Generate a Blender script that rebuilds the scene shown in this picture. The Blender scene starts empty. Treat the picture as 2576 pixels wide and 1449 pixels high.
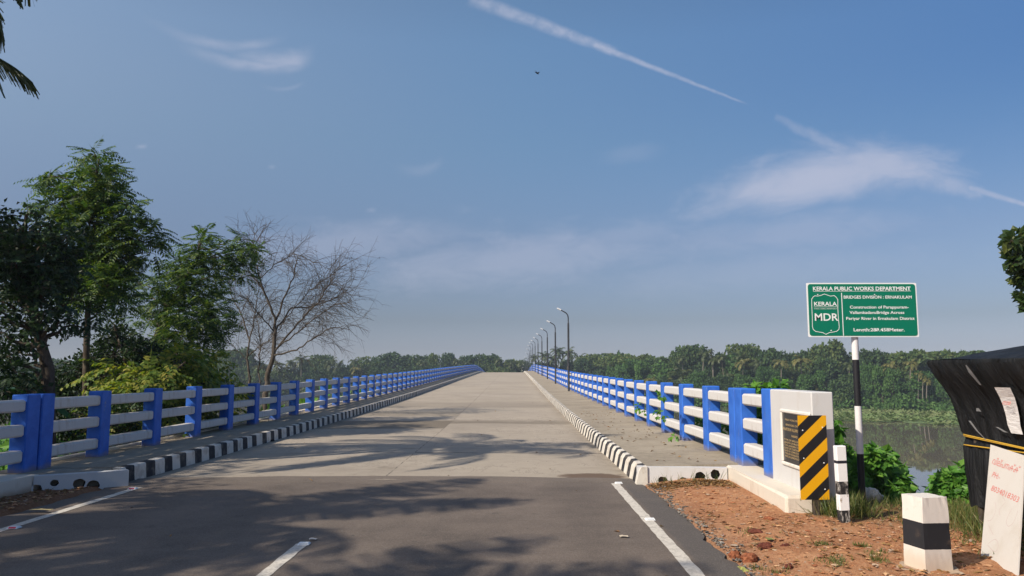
import bpy, bmesh, math, random
import numpy as np
from mathutils import Vector, Matrix
R = math.radians
random.seed(7); rng = np.random.default_rng(7)
scene = bpy.context.scene
COL = scene.collection

# ------------------------------------------------------------------ camera
F, CX, CY = 1950.0, 1288.0, 724.5          # the photograph measured 2576 x 1449
PITCH, YAW, EYE = math.atan(210.5 / F), math.atan(5 / F), 1.64
cam = bpy.data.objects.new("camera", bpy.data.cameras.new("camera"))
COL.objects.link(cam); scene.camera = cam
cam.data.sensor_width = 36; cam.data.lens = 36 * F / 2576
cam.data.clip_start = 0.1; cam.data.clip_end = 9000
cam.location = (0, 0, EYE); cam.rotation_euler = (R(90) + PITCH, 0, YAW)

def ray(px, py):
    x = (px - CX) / F; y = -(py - CY) / F
    f = math.cos(PITCH) - y * math.sin(PITCH); u = math.sin(PITCH) + y * math.cos(PITCH)
    return x * math.cos(YAW) - f * math.sin(YAW), f * math.cos(YAW) + x * math.sin(YAW), u
def at(px, py, Y):                          # the world point at depth Y
    X, Yr, u = ray(px, py); t = Y / Yr
    return np.array([X * t, Y, EYE + u * t])
def uw(px, py):
    X, Y, u = ray(px, py); return X / Y, u / Y

# ------------------------------------------------------------------ light
SUN_EL, SUN_AZ = R(38), R(234)              # azimuth clockwise from +Y: behind and to the left
sun = bpy.data.objects.new("sun", bpy.data.lights.new("sun", 'SUN'))
COL.objects.link(sun)
sun.data.energy = 5.0; sun.data.angle = R(0.53); sun.data.color = (1.0, 0.90, 0.76)
sd = Vector((math.sin(SUN_AZ) * math.cos(SUN_EL), math.cos(SUN_AZ) * math.cos(SUN_EL), math.sin(SUN_EL)))
sun.rotation_euler = sd.to_track_quat('Z', 'Y').to_euler()
sun.location = (-30, -25, 40)
scene.view_settings.view_transform = 'Standard'; scene.view_settings.look = 'None'
scene.view_settings.exposure = 0.15; scene.view_settings.gamma = 1.0
scene.cycles.max_bounces = 6; scene.cycles.transparent_max_bounces = 8
scene.cycles.volume_bounces = 0

# ------------------------------------------------------------------ node helpers
class V:
    nt = None
    def __init__(s, k): s.k = k
    @staticmethod
    def m(op, *a):
        n = V.nt.nodes.new('ShaderNodeMath'); n.operation = op
        for i, x in enumerate(a):
            if isinstance(x, V): V.nt.links.new(x.k, n.inputs[i])
            else: n.inputs[i].default_value = x
        return V(n.outputs[0])
    def __add__(s, o): return V.m('ADD', s, o)
    __radd__ = __add__
    def __sub__(s, o): return V.m('SUBTRACT', s, o)
    def __rsub__(s, o): return V.m('SUBTRACT', o, s)
    def __mul__(s, o): return V.m('MULTIPLY', s, o)
    __rmul__ = __mul__
    def __truediv__(s, o): return V.m('DIVIDE', s, o)
    def __neg__(s): return V.m('MULTIPLY', s, -1.0)
    def abs(s): return V.m('ABSOLUTE', s)
    def max(s, o): return V.m('MAXIMUM', s, o)
    def min(s, o): return V.m('MINIMUM', s, o)
    def frac(s): return V.m('FRACT', s)
    def floor(s): return V.m('FLOOR', s)
    def sqrt(s): return V.m('SQRT', s)
    def pow(s, p): return V.m('POWER', s, p)
    def gt(s, o): return V.m('GREATER_THAN', s, o)
    def lt(s, o): return V.m('LESS_THAN', s, o)
    def step(s, a, b):                      # smooth 0..1 from a to b
        n = V.nt.nodes.new('ShaderNodeMapRange'); n.interpolation_type = 'SMOOTHSTEP'
        V.nt.links.new(s.k, n.inputs[0]); n.inputs[1].default_value = a; n.inputs[2].default_value = b
        return V(n.outputs[0])
def link(a, b): V.nt.links.new(a.k if isinstance(a, V) else a, b)
def coords(kind='Object'):
    n = V.nt.nodes.new('ShaderNodeTexCoord'); return V(n.outputs[kind])
def sep(v):
    n = V.nt.nodes.new('ShaderNodeSeparateXYZ'); link(v, n.inputs[0]); return [V(o) for o in n.outputs]
def comb(x, y, z):
    n = V.nt.nodes.new('ShaderNodeCombineXYZ')
    for i, q in enumerate((x, y, z)):
        if isinstance(q, V): link(q, n.inputs[i])
        else: n.inputs[i].default_value = q
    return V(n.outputs[0])
def noise(vec, scale, detail=4, rough=0.55, dist=0.0):
    n = V.nt.nodes.new('ShaderNodeTexNoise'); link(vec, n.inputs['Vector'])
    n.inputs['Scale'].default_value = scale; n.inputs['Detail'].default_value = detail
    n.inputs['Roughness'].default_value = rough; n.inputs['Distortion'].default_value = dist
    return V(n.outputs[0])
def voro(vec, scale, feature='F1', out='Distance'):
    n = V.nt.nodes.new('ShaderNodeTexVoronoi'); n.feature = feature; link(vec, n.inputs['Vector'])
    n.inputs['Scale'].default_value = scale; return V(n.outputs[out])
def scaled(vec, s):
    n = V.nt.nodes.new('ShaderNodeMapping'); link(vec, n.inputs[0]); n.inputs['Scale'].default_value = s
    return V(n.outputs[0])
def setc(sock, c):
    if isinstance(c, V): link(c, sock)
    else: sock.default_value = (*c, 1)
def mix(fac, a, b, mode='MIX'):
    n = V.nt.nodes.new('ShaderNodeMix'); n.data_type = 'RGBA'; n.blend_type = mode
    if isinstance(fac, V): link(fac, n.inputs[0])
    else: n.inputs[0].default_value = fac
    setc(n.inputs[6], a); setc(n.inputs[7], b)
    return V(n.outputs[2])
def ramp(fac, stops):
    n = V.nt.nodes.new('ShaderNodeValToRGB'); link(fac, n.inputs[0]); e = n.color_ramp.elements
    while len(e) < len(stops): e.new(0.5)
    for q, (p, c) in zip(e, stops): q.position = p; q.color = (*c, 1)
    return V(n.outputs[0])
def mat(name, build, rough=0.85, spec=0.3, bump=0.0, bdist=0.02, metal=0.0):
    m = bpy.data.materials.new(name); m.use_nodes = True; V.nt = m.node_tree
    b = m.node_tree.nodes['Principled BSDF']
    r = build() if callable(build) else build
    col, h, ro = (r if isinstance(r, list) else [r, None, None])
    setc(b.inputs['Base Color'], col)
    if isinstance(ro, V): link(ro, b.inputs['Roughness'])
    else: b.inputs['Roughness'].default_value = rough
    b.inputs['Specular IOR Level'].default_value = spec; b.inputs['Metallic'].default_value = metal
    if h is not None and bump:
        n = m.node_tree.nodes.new('ShaderNodeBump'); n.inputs['Strength'].default_value = bump
        n.inputs['Distance'].default_value = bdist; link(h, n.inputs['Height'])
        m.node_tree.links.new(n.outputs[0], b.inputs['Normal'])
    return m

# ------------------------------------------------------------------ sky
world = bpy.data.worlds.new("World"); scene.world = world; world.use_nodes = True
V.nt = world.node_tree
bg = world.node_tree.nodes['Background']
sky = world.node_tree.nodes.new('ShaderNodeTexSky'); sky.sky_type = 'NISHITA'; sky.sun_disc = False
sky.sun_elevation = SUN_EL; sky.sun_rotation = SUN_AZ
sky.air_density = 1.0; sky.dust_density = 1.0; sky.ozone_density = 3.0; sky.altitude = 0
d3 = coords('Generated'); dx, dy, dz = sep(d3)
fwd = dy.max(0.05); u, w = dx / fwd, dz / fwd
gate = dy.step(0.05, 0.2)
q = comb(u, w, 0.0)
def seg(p0, p1, w0, w1, i0, i1, wob=0.004, sc=30.0, tear=0.5):
    (a, b), (c, d) = uw(*p0), uw(*p1); L = math.hypot(c - a, d - b); ex, ey = (c - a) / L, (d - b) / L
    al = ((u - a) * ex + (w - b) * ey) / L
    pr = (w - b) * ex - (u - a) * ey
    n1 = noise(q, sc, 3, 0.6)
    pr = (pr + (n1 - 0.5) * wob).abs()
    wid = al * (w1 - w0) + w0
    prof = (1.0 - pr / wid.max(0.0004)).step(0.0, 0.9)
    inten = al * (i1 - i0) + i0
    ends = al.step(0.0, 0.05) * (1.0 - al.step(0.93, 1.0))
    return prof * inten * ends * ((1 - tear) + tear * noise(q, sc * 1.7, 5, 0.65).step(0.3, 0.65))
def curve_streak(pts, wid, inten, side=1.0):
    P = np.array([uw(*p) for p in pts]); k = np.polyfit(P[:, 0], P[:, 1], 2)
    f = u * u * float(k[0]) + u * float(k[1]) + float(k[2])
    pr = (w - f + (noise(q, 22.0, 3, 0.6) - 0.5) * wid * 0.9).abs()
    lo, hi = float(P[:, 0].min()), float(P[:, 0].max())
    e = u.step(lo, lo + (hi - lo) * 0.6) * (1.0 - u.step(hi - (hi - lo) * 0.25, hi))
    return (1.0 - pr / wid).step(0.0, 1.0) * e * inten * (0.45 + 0.55 * noise(scaled(q, (18, 60, 1)), 1.0, 5, 0.6).step(0.25, 0.7))
def blob(c, rx, ry, rot, inten, sc=14.0, soft=0.9, stretch=2.5, e0=0.12):
    a, b = uw(*c); cs, sn = math.cos(rot), math.sin(rot); rx, ry = rx / F, ry / F
    x = ((u - a) * cs + (w - b) * sn); y = ((w - b) * cs - (u - a) * sn)
    r = ((x / rx).pow(2.0) + (y / ry).pow(2.0)).sqrt()
    n = noise(comb(x, y * stretch, 0.3), sc, 6, 0.62, 0.4)
    return ((1.0 - r) + (n - 0.5) * 1.5).step(e0, e0 + soft) * inten
cl = seg((1175, -8), (1560, 135), 0.0150, 0.0090, 0.42, 0.60, 0.007, 26, 0.55)
cl = cl.max(seg((1480, 106), (1885, 264), 0.0075, 0.0022, 0.62, 0.30, 0.003, 40, 0.4))
cl = cl.max(seg((1945, 292), (2130, 385), 0.008, 0.016, 0.14, 0.45, 0.012, 30))
cl = cl.max(blob((2060, 445), 360, 92, 0.20, 0.72, 8.0, 1.0, 2.5, -0.10))
cl = cl.max(blob((2210, 415), 250, 74, -0.10, 0.66, 10.0, 1.0, 2.5, -0.08))
cl = cl.max(blob((1905, 475), 240, 64, 0.26, 0.45, 10.0, 1.0, 2.5, -0.1))
cl = cl.max(seg((2290, 432), (2480, 488), 0.030, 0.012, 0.45, 0.40, 0.02, 24))
cl = cl.max(seg((2430, 470), (2640, 533), 0.007, 0.004, 0.42, 0.5, 0.003, 40, 0.3))
cl = cl.max(curve_streak([(330, 25), (480, 92), (560, 118), (640, 119), (730, 92)], 0.012, 0.30))
cl = cl.max(curve_streak([(420, 95), (540, 145), (640, 166), (720, 163), (800, 138)], 0.013, 0.50))
cl = cl.max(curve_streak([(560, 118), (620, 148), (680, 156), (740, 152), (800, 130)], 0.022, 0.52))
cl = cl.max(blob((720, 150), 90, 22, 0.1, 0.42, 22.0))
cl = cl.max(curve_streak([(980, 415), (1030, 430), (1070, 425), (1125, 395)], 0.012, 0.16))
cl = cl.max(curve_streak([(640, 205), (700, 222), (740, 222), (775, 200)], 0.005, 0.14))
for c, rx, ry, i in (((358, 368), 24, 11, 0.24), ((684, 419), 16, 11, 0.15), ((935, 528), 22, 13, 0.16), ((1590, 385), 120, 40, 0.10), ((1300, 650), 680, 110, 0.32), ((860, 610), 520, 90, 0.26), ((1580, 590), 300, 50, 0.18), ((2000, 580), 520, 80, 0.22), ((1900, 680), 700, 80, 0.14)):
    cl = cl.max(blob(c, rx, ry, 0.1, i, 12.0 if rx > 60 else 50.0))
cl = (cl * gate).min(1.0)
el = dz.max(0.0)
tint = ramp(el, [(0.0, (0.72, 0.74, 0.98)), (0.03, (0.52, 0.52, 0.71)), (0.065, (0.45, 0.43, 0.52)), (0.165, (0.58, 0.55, 0.60)), (0.285, (0.71, 0.77, 0.77)), (0.40, (0.86, 0.96, 0.95))])
side = ramp(dx * 0.9 + 0.5, [(0.0, (1.62, 1.26, 1.10)), (0.5, (1.02, 1.0, 1.0)), (1.0, (0.56, 0.68, 0.85))])   # haze thickens towards the sun's side
base = mix(1.0, V(sky.outputs[0]), tint, 'MULTIPLY')
base = mix(el.step(0.10, 0.36), base, mix(1.0, base, side, 'MULTIPLY'))
cloudc = (3.7, 3.85, 4.75)
link(mix(cl, base, cloudc), bg.inputs[0])
bg.inputs[1].default_value = 0.13

# ------------------------------------------------------------------ mesh helpers
def tag(o, label=None, cat=None, group=None, kind=None):
    if label: o["label"] = label
    if cat: o["category"] = cat
    if group: o["group"] = group
    if kind: o["kind"] = kind
    return o
def empty(name, loc=(0, 0, 0), rz=0):
    o = bpy.data.objects.new(name, None); COL.objects.link(o); o.location = loc
    o.rotation_euler = (0, 0, rz); o.empty_display_size = 0.2; return o
def put(name, me, mats, parent=None, loc=None, rot=None):
    o = bpy.data.objects.new(name, me); COL.objects.link(o)
    for m in (mats if isinstance(mats, (list, tuple)) else [mats]):
        if len(me.materials) < (len(mats) if isinstance(mats, (list, tuple)) else 1): me.materials.append(m)
    if parent: o.parent = parent
    if loc is not None: o.location = loc
    if rot is not None: o.rotation_euler = rot
    return o
def dup(o, loc, rz=None, scale=None, label=None):
    c = o.copy(); COL.objects.link(c); c.location = loc
    if rz is not None: c.rotation_euler = (0, 0, rz)
    if scale is not None: c.scale = scale
    if label: c["label"] = label
    for ch in list(o.children):
        k = ch.copy(); COL.objects.link(k); k.parent = c
        for g in list(ch.children):
            h = g.copy(); COL.objects.link(h); h.parent = k
    return c
class Q:                                     # numpy quad soup
    def __init__(s): s.v = []; s.f = []; s.m = []; s.n = 0
    def add(s, v, f, mi=0):
        s.v.append(np.asarray(v, float)); f = np.asarray(f, int) + s.n; s.f.append(f)
        s.m.append(np.full(len(f), mi, int)); s.n += len(s.v[-1])
    def mesh(s, name, smooth=False):
        me = bpy.data.meshes.new(name); v = np.concatenate(s.v); f = np.concatenate(s.f)
        me.vertices.add(len(v)); me.vertices.foreach_set('co', v.ravel())
        me.loops.add(f.size); me.loops.foreach_set('vertex_index', f.ravel())
        me.polygons.add(len(f)); me.polygons.foreach_set('loop_start', np.arange(0, f.size, 4))
        me.polygons.foreach_set('loop_total', np.full(len(f), 4))
        me.polygons.foreach_set('material_index', np.concatenate(s.m))
        me.polygons.foreach_set('use_smooth', np.full(len(f), smooth))
        me.update(calc_edges=True); me.validate(); return me
def unit(a): return a / np.maximum(np.linalg.norm(a, axis=-1, keepdims=True), 1e-9)
def leaves(qs, P, D, L, W, N=None, mi=0, fold=0.0, shape='leaf'):
    P = np.asarray(P, float); D = unit(np.asarray(D, float)); n = len(P)
    if n == 0: return
    L = np.broadcast_to(L, (n,))[:, None]; W = np.broadcast_to(W, (n,))[:, None]
    if N is None: N = rng.normal(size=(n, 3))
    S = unit(np.cross(D, N)); U = np.cross(S, D)
    if shape == 'leaf':
        v = np.stack([P, P + D * L * .42 + S * W * .5 + U * W * fold, P + D * L - U * L * .12, P + D * L * .42 - S * W * .5 + U * W * fold], 1)
    else:
        v = np.stack([P - S * W * .5, P + S * W * .5, P + D * L + S * W * .35, P + D * L - S * W * .35], 1)
    f = np.arange(4 * n).reshape(n, 4); qs.add(v.reshape(-1, 3), f, mi)
def sprays(qs, P, D, L, pairs=8, ll=0.12, lw=0.03, droop=0.35, mi=0, flat=None, ang=0.9):
    """compound leaves: leaflets in two rows along a drooping stalk"""
    P = np.asarray(P, float); D = unit(np.asarray(D, float)); n = len(P)
    L = np.broadcast_to(L, (n,))
    up = np.array([0, 0, 1.0]) + rng.normal(size=(n, 3)) * .25
    S = unit(np.cross(D, up))
    for k in range(pairs):
        t = (k + 1.0) / pairs
        c = P + D * (L * t)[:, None] + np.array([0, 0, -1.0]) * (droop * L * t * t)[:, None]
        Dk = unit(D + np.array([0, 0, -2 * droop * t]))
        Nk = np.cross(S, Dk)
        prof = .55 + .45 * math.sin(math.pi * min(1, t * .9 + .12))
        for s in (-1, 1):
            dd = Dk * (1 - ang * .55) + S * s * ang + np.array([0, 0, -.25])
            leaves(qs, c, dd, ll * prof * rng.uniform(.85, 1.1, n), lw, Nk + rng.normal(size=(n, 3)) * .2, mi)
    leaves(qs, P, D + np.array([0, 0, -droop]), L * 1.0, .012, None, mi, 0, 'strip')
def tube(qs, pts, rad, sides=6, mi=0):
    pts = np.asarray(pts, float); k = len(pts); rad = np.broadcast_to(rad, (k,))
    T = unit(np.gradient(pts, axis=0)); ref = np.array([0.31, 0.17, 0.93]) if abs(T[0][2]) < .9 else np.array([1.0, .2, 0])
    A = unit(np.cross(T, ref)); B = np.cross(T, A)
    an = np.linspace(0, 2 * math.pi, sides, endpoint=False)
    v = pts[:, None] + (A[:, None] * np.cos(an)[None, :, None] + B[:, None] * np.sin(an)[None, :, None]) * rad[:, None, None]
    f = []
    for i in range(k - 1):
        for j in range(sides):
            a = i * sides + j; b = i * sides + (j + 1) % sides
            f.append((a, b, b + sides, a + sides))
    # end cap
    if sides == 4: f.append(tuple((k - 1) * sides + j for j in range(4)))
    elif sides == 6: f += [tuple((k - 1) * sides + j for j in (0, 1, 2, 3)), tuple((k - 1) * sides + j for j in (0, 3, 4, 5))]
    elif sides == 8: f += [tuple((k - 1) * sides + j for j in (0, 1, 2, 3)), tuple((k - 1) * sides + j for j in (0, 3, 4, 7)), tuple((k - 1) * sides + j for j in (4, 5, 6, 7))]
    qs.add(v.reshape(-1, 3), f, mi)
def box(bm, c, s, bev=0.0, rot=None):
    r = bmesh.ops.create_cube(bm, size=1.0); vs = r['verts']
    M = Matrix.Translation(c) @ (rot or Matrix()) @ Matrix.Diagonal((*s, 1))
    bmesh.ops.transform(bm, matrix=M, verts=vs)
    if bev:
        es = list({e for v in vs for e in v.link_edges})
        bmesh.ops.bevel(bm, geom=es, offset=bev, segments=1, affect='EDGES', profile=.5)
def bmesh_me(name, bm, smooth=False):
    bmesh.ops.recalc_face_normals(bm, faces=bm.faces)
    me = bpy.data.meshes.new(name); bm.to_mesh(me); bm.free()
    if smooth: me.polygons.foreach_set('use_smooth', [True] * len(me.polygons))
    return me
def box_me(name, *boxes):
    bm = bmesh.new()
    for b in boxes: box(bm, *b)
    return bmesh_me(name, bm)
def prism_y(name, prof, ys, zf, closed=True, xw=None):
    """sweep a closed (x, z) outline along y, lifted by zf(y)"""
    bm = bmesh.new(); rows = []
    for y in ys:
        rows.append([bm.verts.new((x + (xw(y, i) if xw else 0), y, z + zf(y))) for i, (x, z) in enumerate(prof)])
    n = len(prof)
    for a, b in zip(rows, rows[1:]):
        for i in range(n): bm.faces.new((a[i], a[(i + 1) % n], b[(i + 1) % n], b[i]))
    bm.faces.new(rows[0]); bm.faces.new(rows[-1])
    return bmesh_me(name, bm)
def lathe(qs, prof, c=(0, 0, 0), sides=8, mi=0):
    pts = [(c[0], c[1], c[2] + z) for r, z in prof]; tube(qs, pts, [r for r, z in prof], sides, mi)
_fonts = {}
def lettering(s, width, cap, bold=0.0, align=0.5, depth=0.002):
    """mesh of a line of writing in the xz plane, facing -y; its width is fitted"""
    cu = bpy.data.curves.new("lettering", 'FONT'); cu.body = s; cu.size = 1.0; cu.extrude = 0.0; cu.offset = bold; cu.resolution_u = 3
    o = bpy.data.objects.new("lettering_tmp", cu); COL.objects.link(o)
    dg = bpy.context.evaluated_depsgraph_get(); dg.update()
    me = bpy.data.meshes.new_from_object(o.evaluated_get(dg)); bpy.data.objects.remove(o)
    n = len(me.vertices); co = np.zeros(n * 3); me.vertices.foreach_get('co', co); co = co.reshape(-1, 3)
    x0, x1 = co[:, 0].min(), co[:, 0].max(); k = width / max(x1 - x0, 1e-6); kz = cap / 0.72
    out = np.stack([(co[:, 0] - x0) * k, np.full(n, -depth), co[:, 1] * kz], 1)
    me.vertices.foreach_set('co', out.ravel()); me.update(); return me
def join_me(name, mes, offs):
    bm = bmesh.new()
    for me, o in zip(mes, offs):
        k = len(bm.verts); bm.from_mesh(me); bm.verts.ensure_lookup_table()
        for v in bm.verts[k:]: v.co += Vector(o)
    out = bpy.data.meshes.new(name); bm.to_mesh(out); bm.free(); return out
ORD = "first second third fourth fifth sixth seventh eighth ninth tenth eleventh twelfth thirteenth fourteenth fifteenth sixteenth seventeenth eighteenth nineteenth twentieth".split()
def ordinal(i):
    if i < 20: return ORD[i]
    t = ["twenty", "thirty", "forty", "fifty", "sixty", "seventy"][(i + 1) // 10 - 2]
    r = (i + 1) % 10
    return t + "-" + ORD[r - 1] if r else t[:-1] + "ieth"

# ------------------------------------------------------------------ materials
def lane_(x): return x.lt(-2.0) * 2.3
def m_concrete():
    c = coords(); x, y, z = sep(c)
    n1 = noise(c, 0.35, 5, 0.6); n2 = noise(c, 3.0, 6, 0.65); n3 = noise(c, 45.0, 3, 0.7)
    st = noise(scaled(c, (0.25, 1.6, 1)), 1.0, 6, 0.65)            # brushed across the road
    cr = (noise(scaled(c, (1.0, .35, 1)), .8, 7, .75) - .5).abs().lt(.0035) * n1.gt(.5) * (1.0 - y.step(24, 40))
    slab = noise(comb(lane_(x), (y / 4.6 + .5).floor() * .37, 0.0), 3.0, 1)
    col = ramp(n1 * 0.38 + n2 * 0.25 + n3 * 0.27 + slab * .10, [(0.30, (0.235, 0.200, 0.160)), (0.5, (0.345, 0.296, 0.237)), (0.7, (0.44, 0.380, 0.305))])
    # darker pours across single lanes
    lane = x.lt(-2.0)
    b1 = (y + (n1 - .5) * 0.6).step(22.2, 22.6) * (1.0 - (y + (n2 - .5) * .5).step(25.5, 25.7)) * lane
    b2 = (y + (n1 - .5) * 1.5).step(24.0, 24.4) * (1.0 - (y + (n2 - .5) * 2.0).step(24.8, 26.5)) * (1.0 - lane)
    b3 = (y + (n2 - .5) * 2.0).step(27.5, 27.8) * (1.0 - (y + (n2 - .5) * 3.0).step(29.5, 31.5)) * lane * 0.7
    b4 = (y + (n2 - .5) * 3.0).step(33, 33.5) * (1.0 - (y + (n1 - .5) * 6).step(36, 42))
    wet = st.step(0.55, 0.75) * 0.25
    # oily patches and rust tint on the first metres
    oil = noise(scaled(c, (0.8, 1.4, 1)), 1.3, 6, 0.72).step(0.56, 0.70) * (1.0 - y.step(15, 26) * .6)
    edge = ((x + 5.72).max(0.0).step(0.0, 0.5) * ((1.79 - x).max(0.0)).step(0.0, 0.5))
    d = (b1 * .9).max(b2 * .75).max(b3 * .7).max(b4 * 0.35).max(wet).max(oil * 0.6).max((1.0 - edge) * n2.step(.35, .65) * .6)
    # dirt washed against the right kerb at the bridge end
    sx = (x - 1.25) / 0.62; sy = (y - 12.45) / 0.42
    soil = (1.0 - (sx * sx + sy * sy).sqrt() + (n2 - .5) * 1.1).step(0.0, 0.35)
    col = mix(d, col, (0.155, 0.128, 0.095)); col = mix(0.30 * noise(c, 0.12, 3).step(.4, .7), col, (0.42, 0.36, 0.27))
    col = mix(soil * .92, col, (0.115, 0.075, 0.05))
    # fine cracks and joints
    jx = (x + 2.0 + (n2 - .5) * .07).abs().lt(0.011)
    jy = ((y - 15.9 + (n2 - .5) * .16).abs().lt(0.035)) * x.gt(-2.0) * noise(c, 1.2, 2).gt(0.42)
    jj = (((y / 4.6).frac() - .5).abs().lt(0.006)) * y.gt(26)
    col = mix((jx * n2.step(.42, .56) * .8).max(jy).max(jj * .45).max(cr * .6), col, (0.06, 0.05, 0.045))
    return [col, n3 + n2 * .5, None]
M_deck = mat("deck_concrete", m_concrete, 0.85, 0.25, 0.35, 0.006)
def m_walk():
    c = coords(); n1 = noise(c, 0.8, 6, 0.65); n2 = noise(c, 9.0, 5, 0.65); n3 = noise(c, 70.0, 2, 0.6); x, y, z = sep(c)
    col = ramp(n1 * .5 + n2 * .3 + n3 * .2, [(0.32, (0.18, 0.152, 0.115)), (0.5, (0.30, 0.257, 0.197)), (0.68, (0.40, 0.35, 0.275))])
    j = ((y / 1.95).frac() - .5).abs().lt(0.004)
    return [mix(j * .6, col, (.07, .06, .05)), n2 + n3 * .6, None]
M_walk = mat("walkway_concrete", m_walk, 0.9, 0.2, 0.45, 0.008)
def m_asphalt():
    c = coords(); x, y, z = sep(c)
    n0 = noise(c, 0.4, 4, .55); n1 = noise(c, 2.2, 5, .6); n2 = noise(c, 75.0, 4, .75); n3 = voro(c, 90.0)
    tr = (((x + 3.9).abs() - .75).abs().step(0.0, .55)) * 0.5 + (((x - .05).abs() - .75).abs().step(0.0, .55)) * .5
    col = ramp(n0 * .24 + n1 * .20 + n2 * .28 + noise(c, 24.0, 4, .7) * .20 + tr * .08, [(0.36, (0.052, 0.041, 0.033)), (0.5, (0.112, 0.088, 0.070)), (0.64, (0.185, 0.146, 0.116))])
    col = mix(x.step(1.55, 1.62) * .7, col, (0.075, 0.068, 0.063))
    dust = (noise(scaled(c, (.9, 2.5, 1)), 1.1, 5, .7).step(.55, .75) * .4).max((y + (n1 - .5) * .5).step(11.2, 12.1) * .35)
    col = mix(dust, col, (0.18, 0.15, 0.12))
    oil = (noise(c, 1.7, 6, .75).step(.60, .70) * .5).max(noise(c, 5.2, 4, .7).step(.66, .72) * .6)
    col = mix(oil, col, (0.035, 0.032, 0.03))
    return [mix((n3.step(.55, .75) * .25).max(noise(c, 19.0, 2, .5).step(.75, .77) * .25), col, (.30, .27, .23)), n2 + n3 * .8, None]
M_asph = mat("asphalt", m_asphalt, 0.8, 0.35, 0.5, 0.006)
def m_line():
    c = coords(); n = noise(c, 14.0, 6, .7); n2 = noise(c, 60.0, 3, .7)
    return [mix((n * .6 + n2 * .4).step(.46, .62) * .7, (0.60, 0.555, 0.48), (0.28, 0.25, 0.21)), n2, None]
M_line = mat("road_paint", m_line, 0.7, 0.3, 0.3, 0.004)
def dirty_white(tone=(0.66, 0.625, 0.57), dirt=(0.42, 0.34, 0.24), amt=.5, low=None):
    def f():
        c = coords(); x, y, z = sep(c)
        n = noise(c, 2.2, 6, .65); n2 = noise(scaled(c, (9, 9, 1.2)), 1.0, 5, .65); n3 = noise(c, 55.0, 3, .6)
        d = (n * .5 + n2 * .5).step(.50, .72) * amt
        if low: d = d.max((1.0 - (z + (n - .5) * .16).step(low[0], low[1])) * .85)
        return [mix(d, tone, dirt), n3 + n * .6, None]
    return f
M_white = mat("white_paint", dirty_white(), 0.75, 0.3, 0.35, 0.004)
M_rail = mat("white_rail_paint", dirty_white((0.56, 0.545, 0.53), (0.32, 0.24, 0.16), .8), 0.7, 0.3, 0.4, 0.004)
M_wall = mat("white_wall_paint", dirty_white((0.54, 0.535, 0.53), (0.40, 0.33, 0.25), .5), 0.75, 0.3, 0.3, 0.004)
M_plinth = mat("plinth_paint", dirty_white((0.63, 0.575, 0.49), (0.38, 0.27, 0.18), .6, (.02, .14)), 0.8, 0.25, 0.4, 0.005)
def m_blue():
    c = coords(); n = noise(c, 3.0, 5, .6); n3 = noise(c, 40.0, 3, .6); chip = noise(c, 11.0, 4, .7).step(.69, .72)
    col = mix(n.step(.35, .65), (0.020, 0.105, 0.46), (0.034, 0.150, 0.58))
    oi = V.nt.nodes.new('ShaderNodeObjectInfo'); rr = V(oi.outputs['Random'])
    x, y, z = sep(c); big = noise(comb(x * 3.0 + rr * 40.0, y * 3.0, z * .8), 2.0, 5, .7)
    col = mix(big.step(.52, .75) * .5, col, (0.055, 0.115, 0.34))
    col = mix((1.0 - (z + (n - .5) * .12).step(.0, .10)) * .7, col, (0.20, 0.17, 0.14))
    col = mix((big * .5 + n3 * .5).step(.60, .66) * .55, col, (0.30, 0.31, 0.33))
    return [mix(chip * .5, col, (0.25, 0.28, 0.36)), n3, None]
M_blue = mat("blue_paint", m_blue, 0.6, 0.3, 0.3, 0.004)
def m_kerb(off):
    def f():
        c = coords(); x, y, z = sep(c); n = noise(c, 5.0, 5, .65); n3 = noise(c, 50.0, 3, .6)
        k = (((y + off + (n - .5) * .05 + (noise(comb(0.0, y, 0.0), .9, 2) - .5) * .35) / 0.62).frac()).lt(0.46)
        wht = mix(n.step(.44, .68) * .65, (0.63, 0.59, 0.52), (0.36, 0.30, 0.23)); blk = mix(n.step(.46, .70) * .6, (0.020, 0.020, 0.024), (0.16, 0.14, 0.12))
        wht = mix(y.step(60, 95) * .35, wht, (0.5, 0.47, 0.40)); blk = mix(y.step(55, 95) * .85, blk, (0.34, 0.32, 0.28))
        return [mix(k, wht, blk), n3 + n, None]
    return f
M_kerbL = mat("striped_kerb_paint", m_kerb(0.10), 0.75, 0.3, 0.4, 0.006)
M_kerbR = mat("striped_kerb_paint_east", m_kerb(0.05), 0.75, 0.3, 0.4, 0.006)
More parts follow.
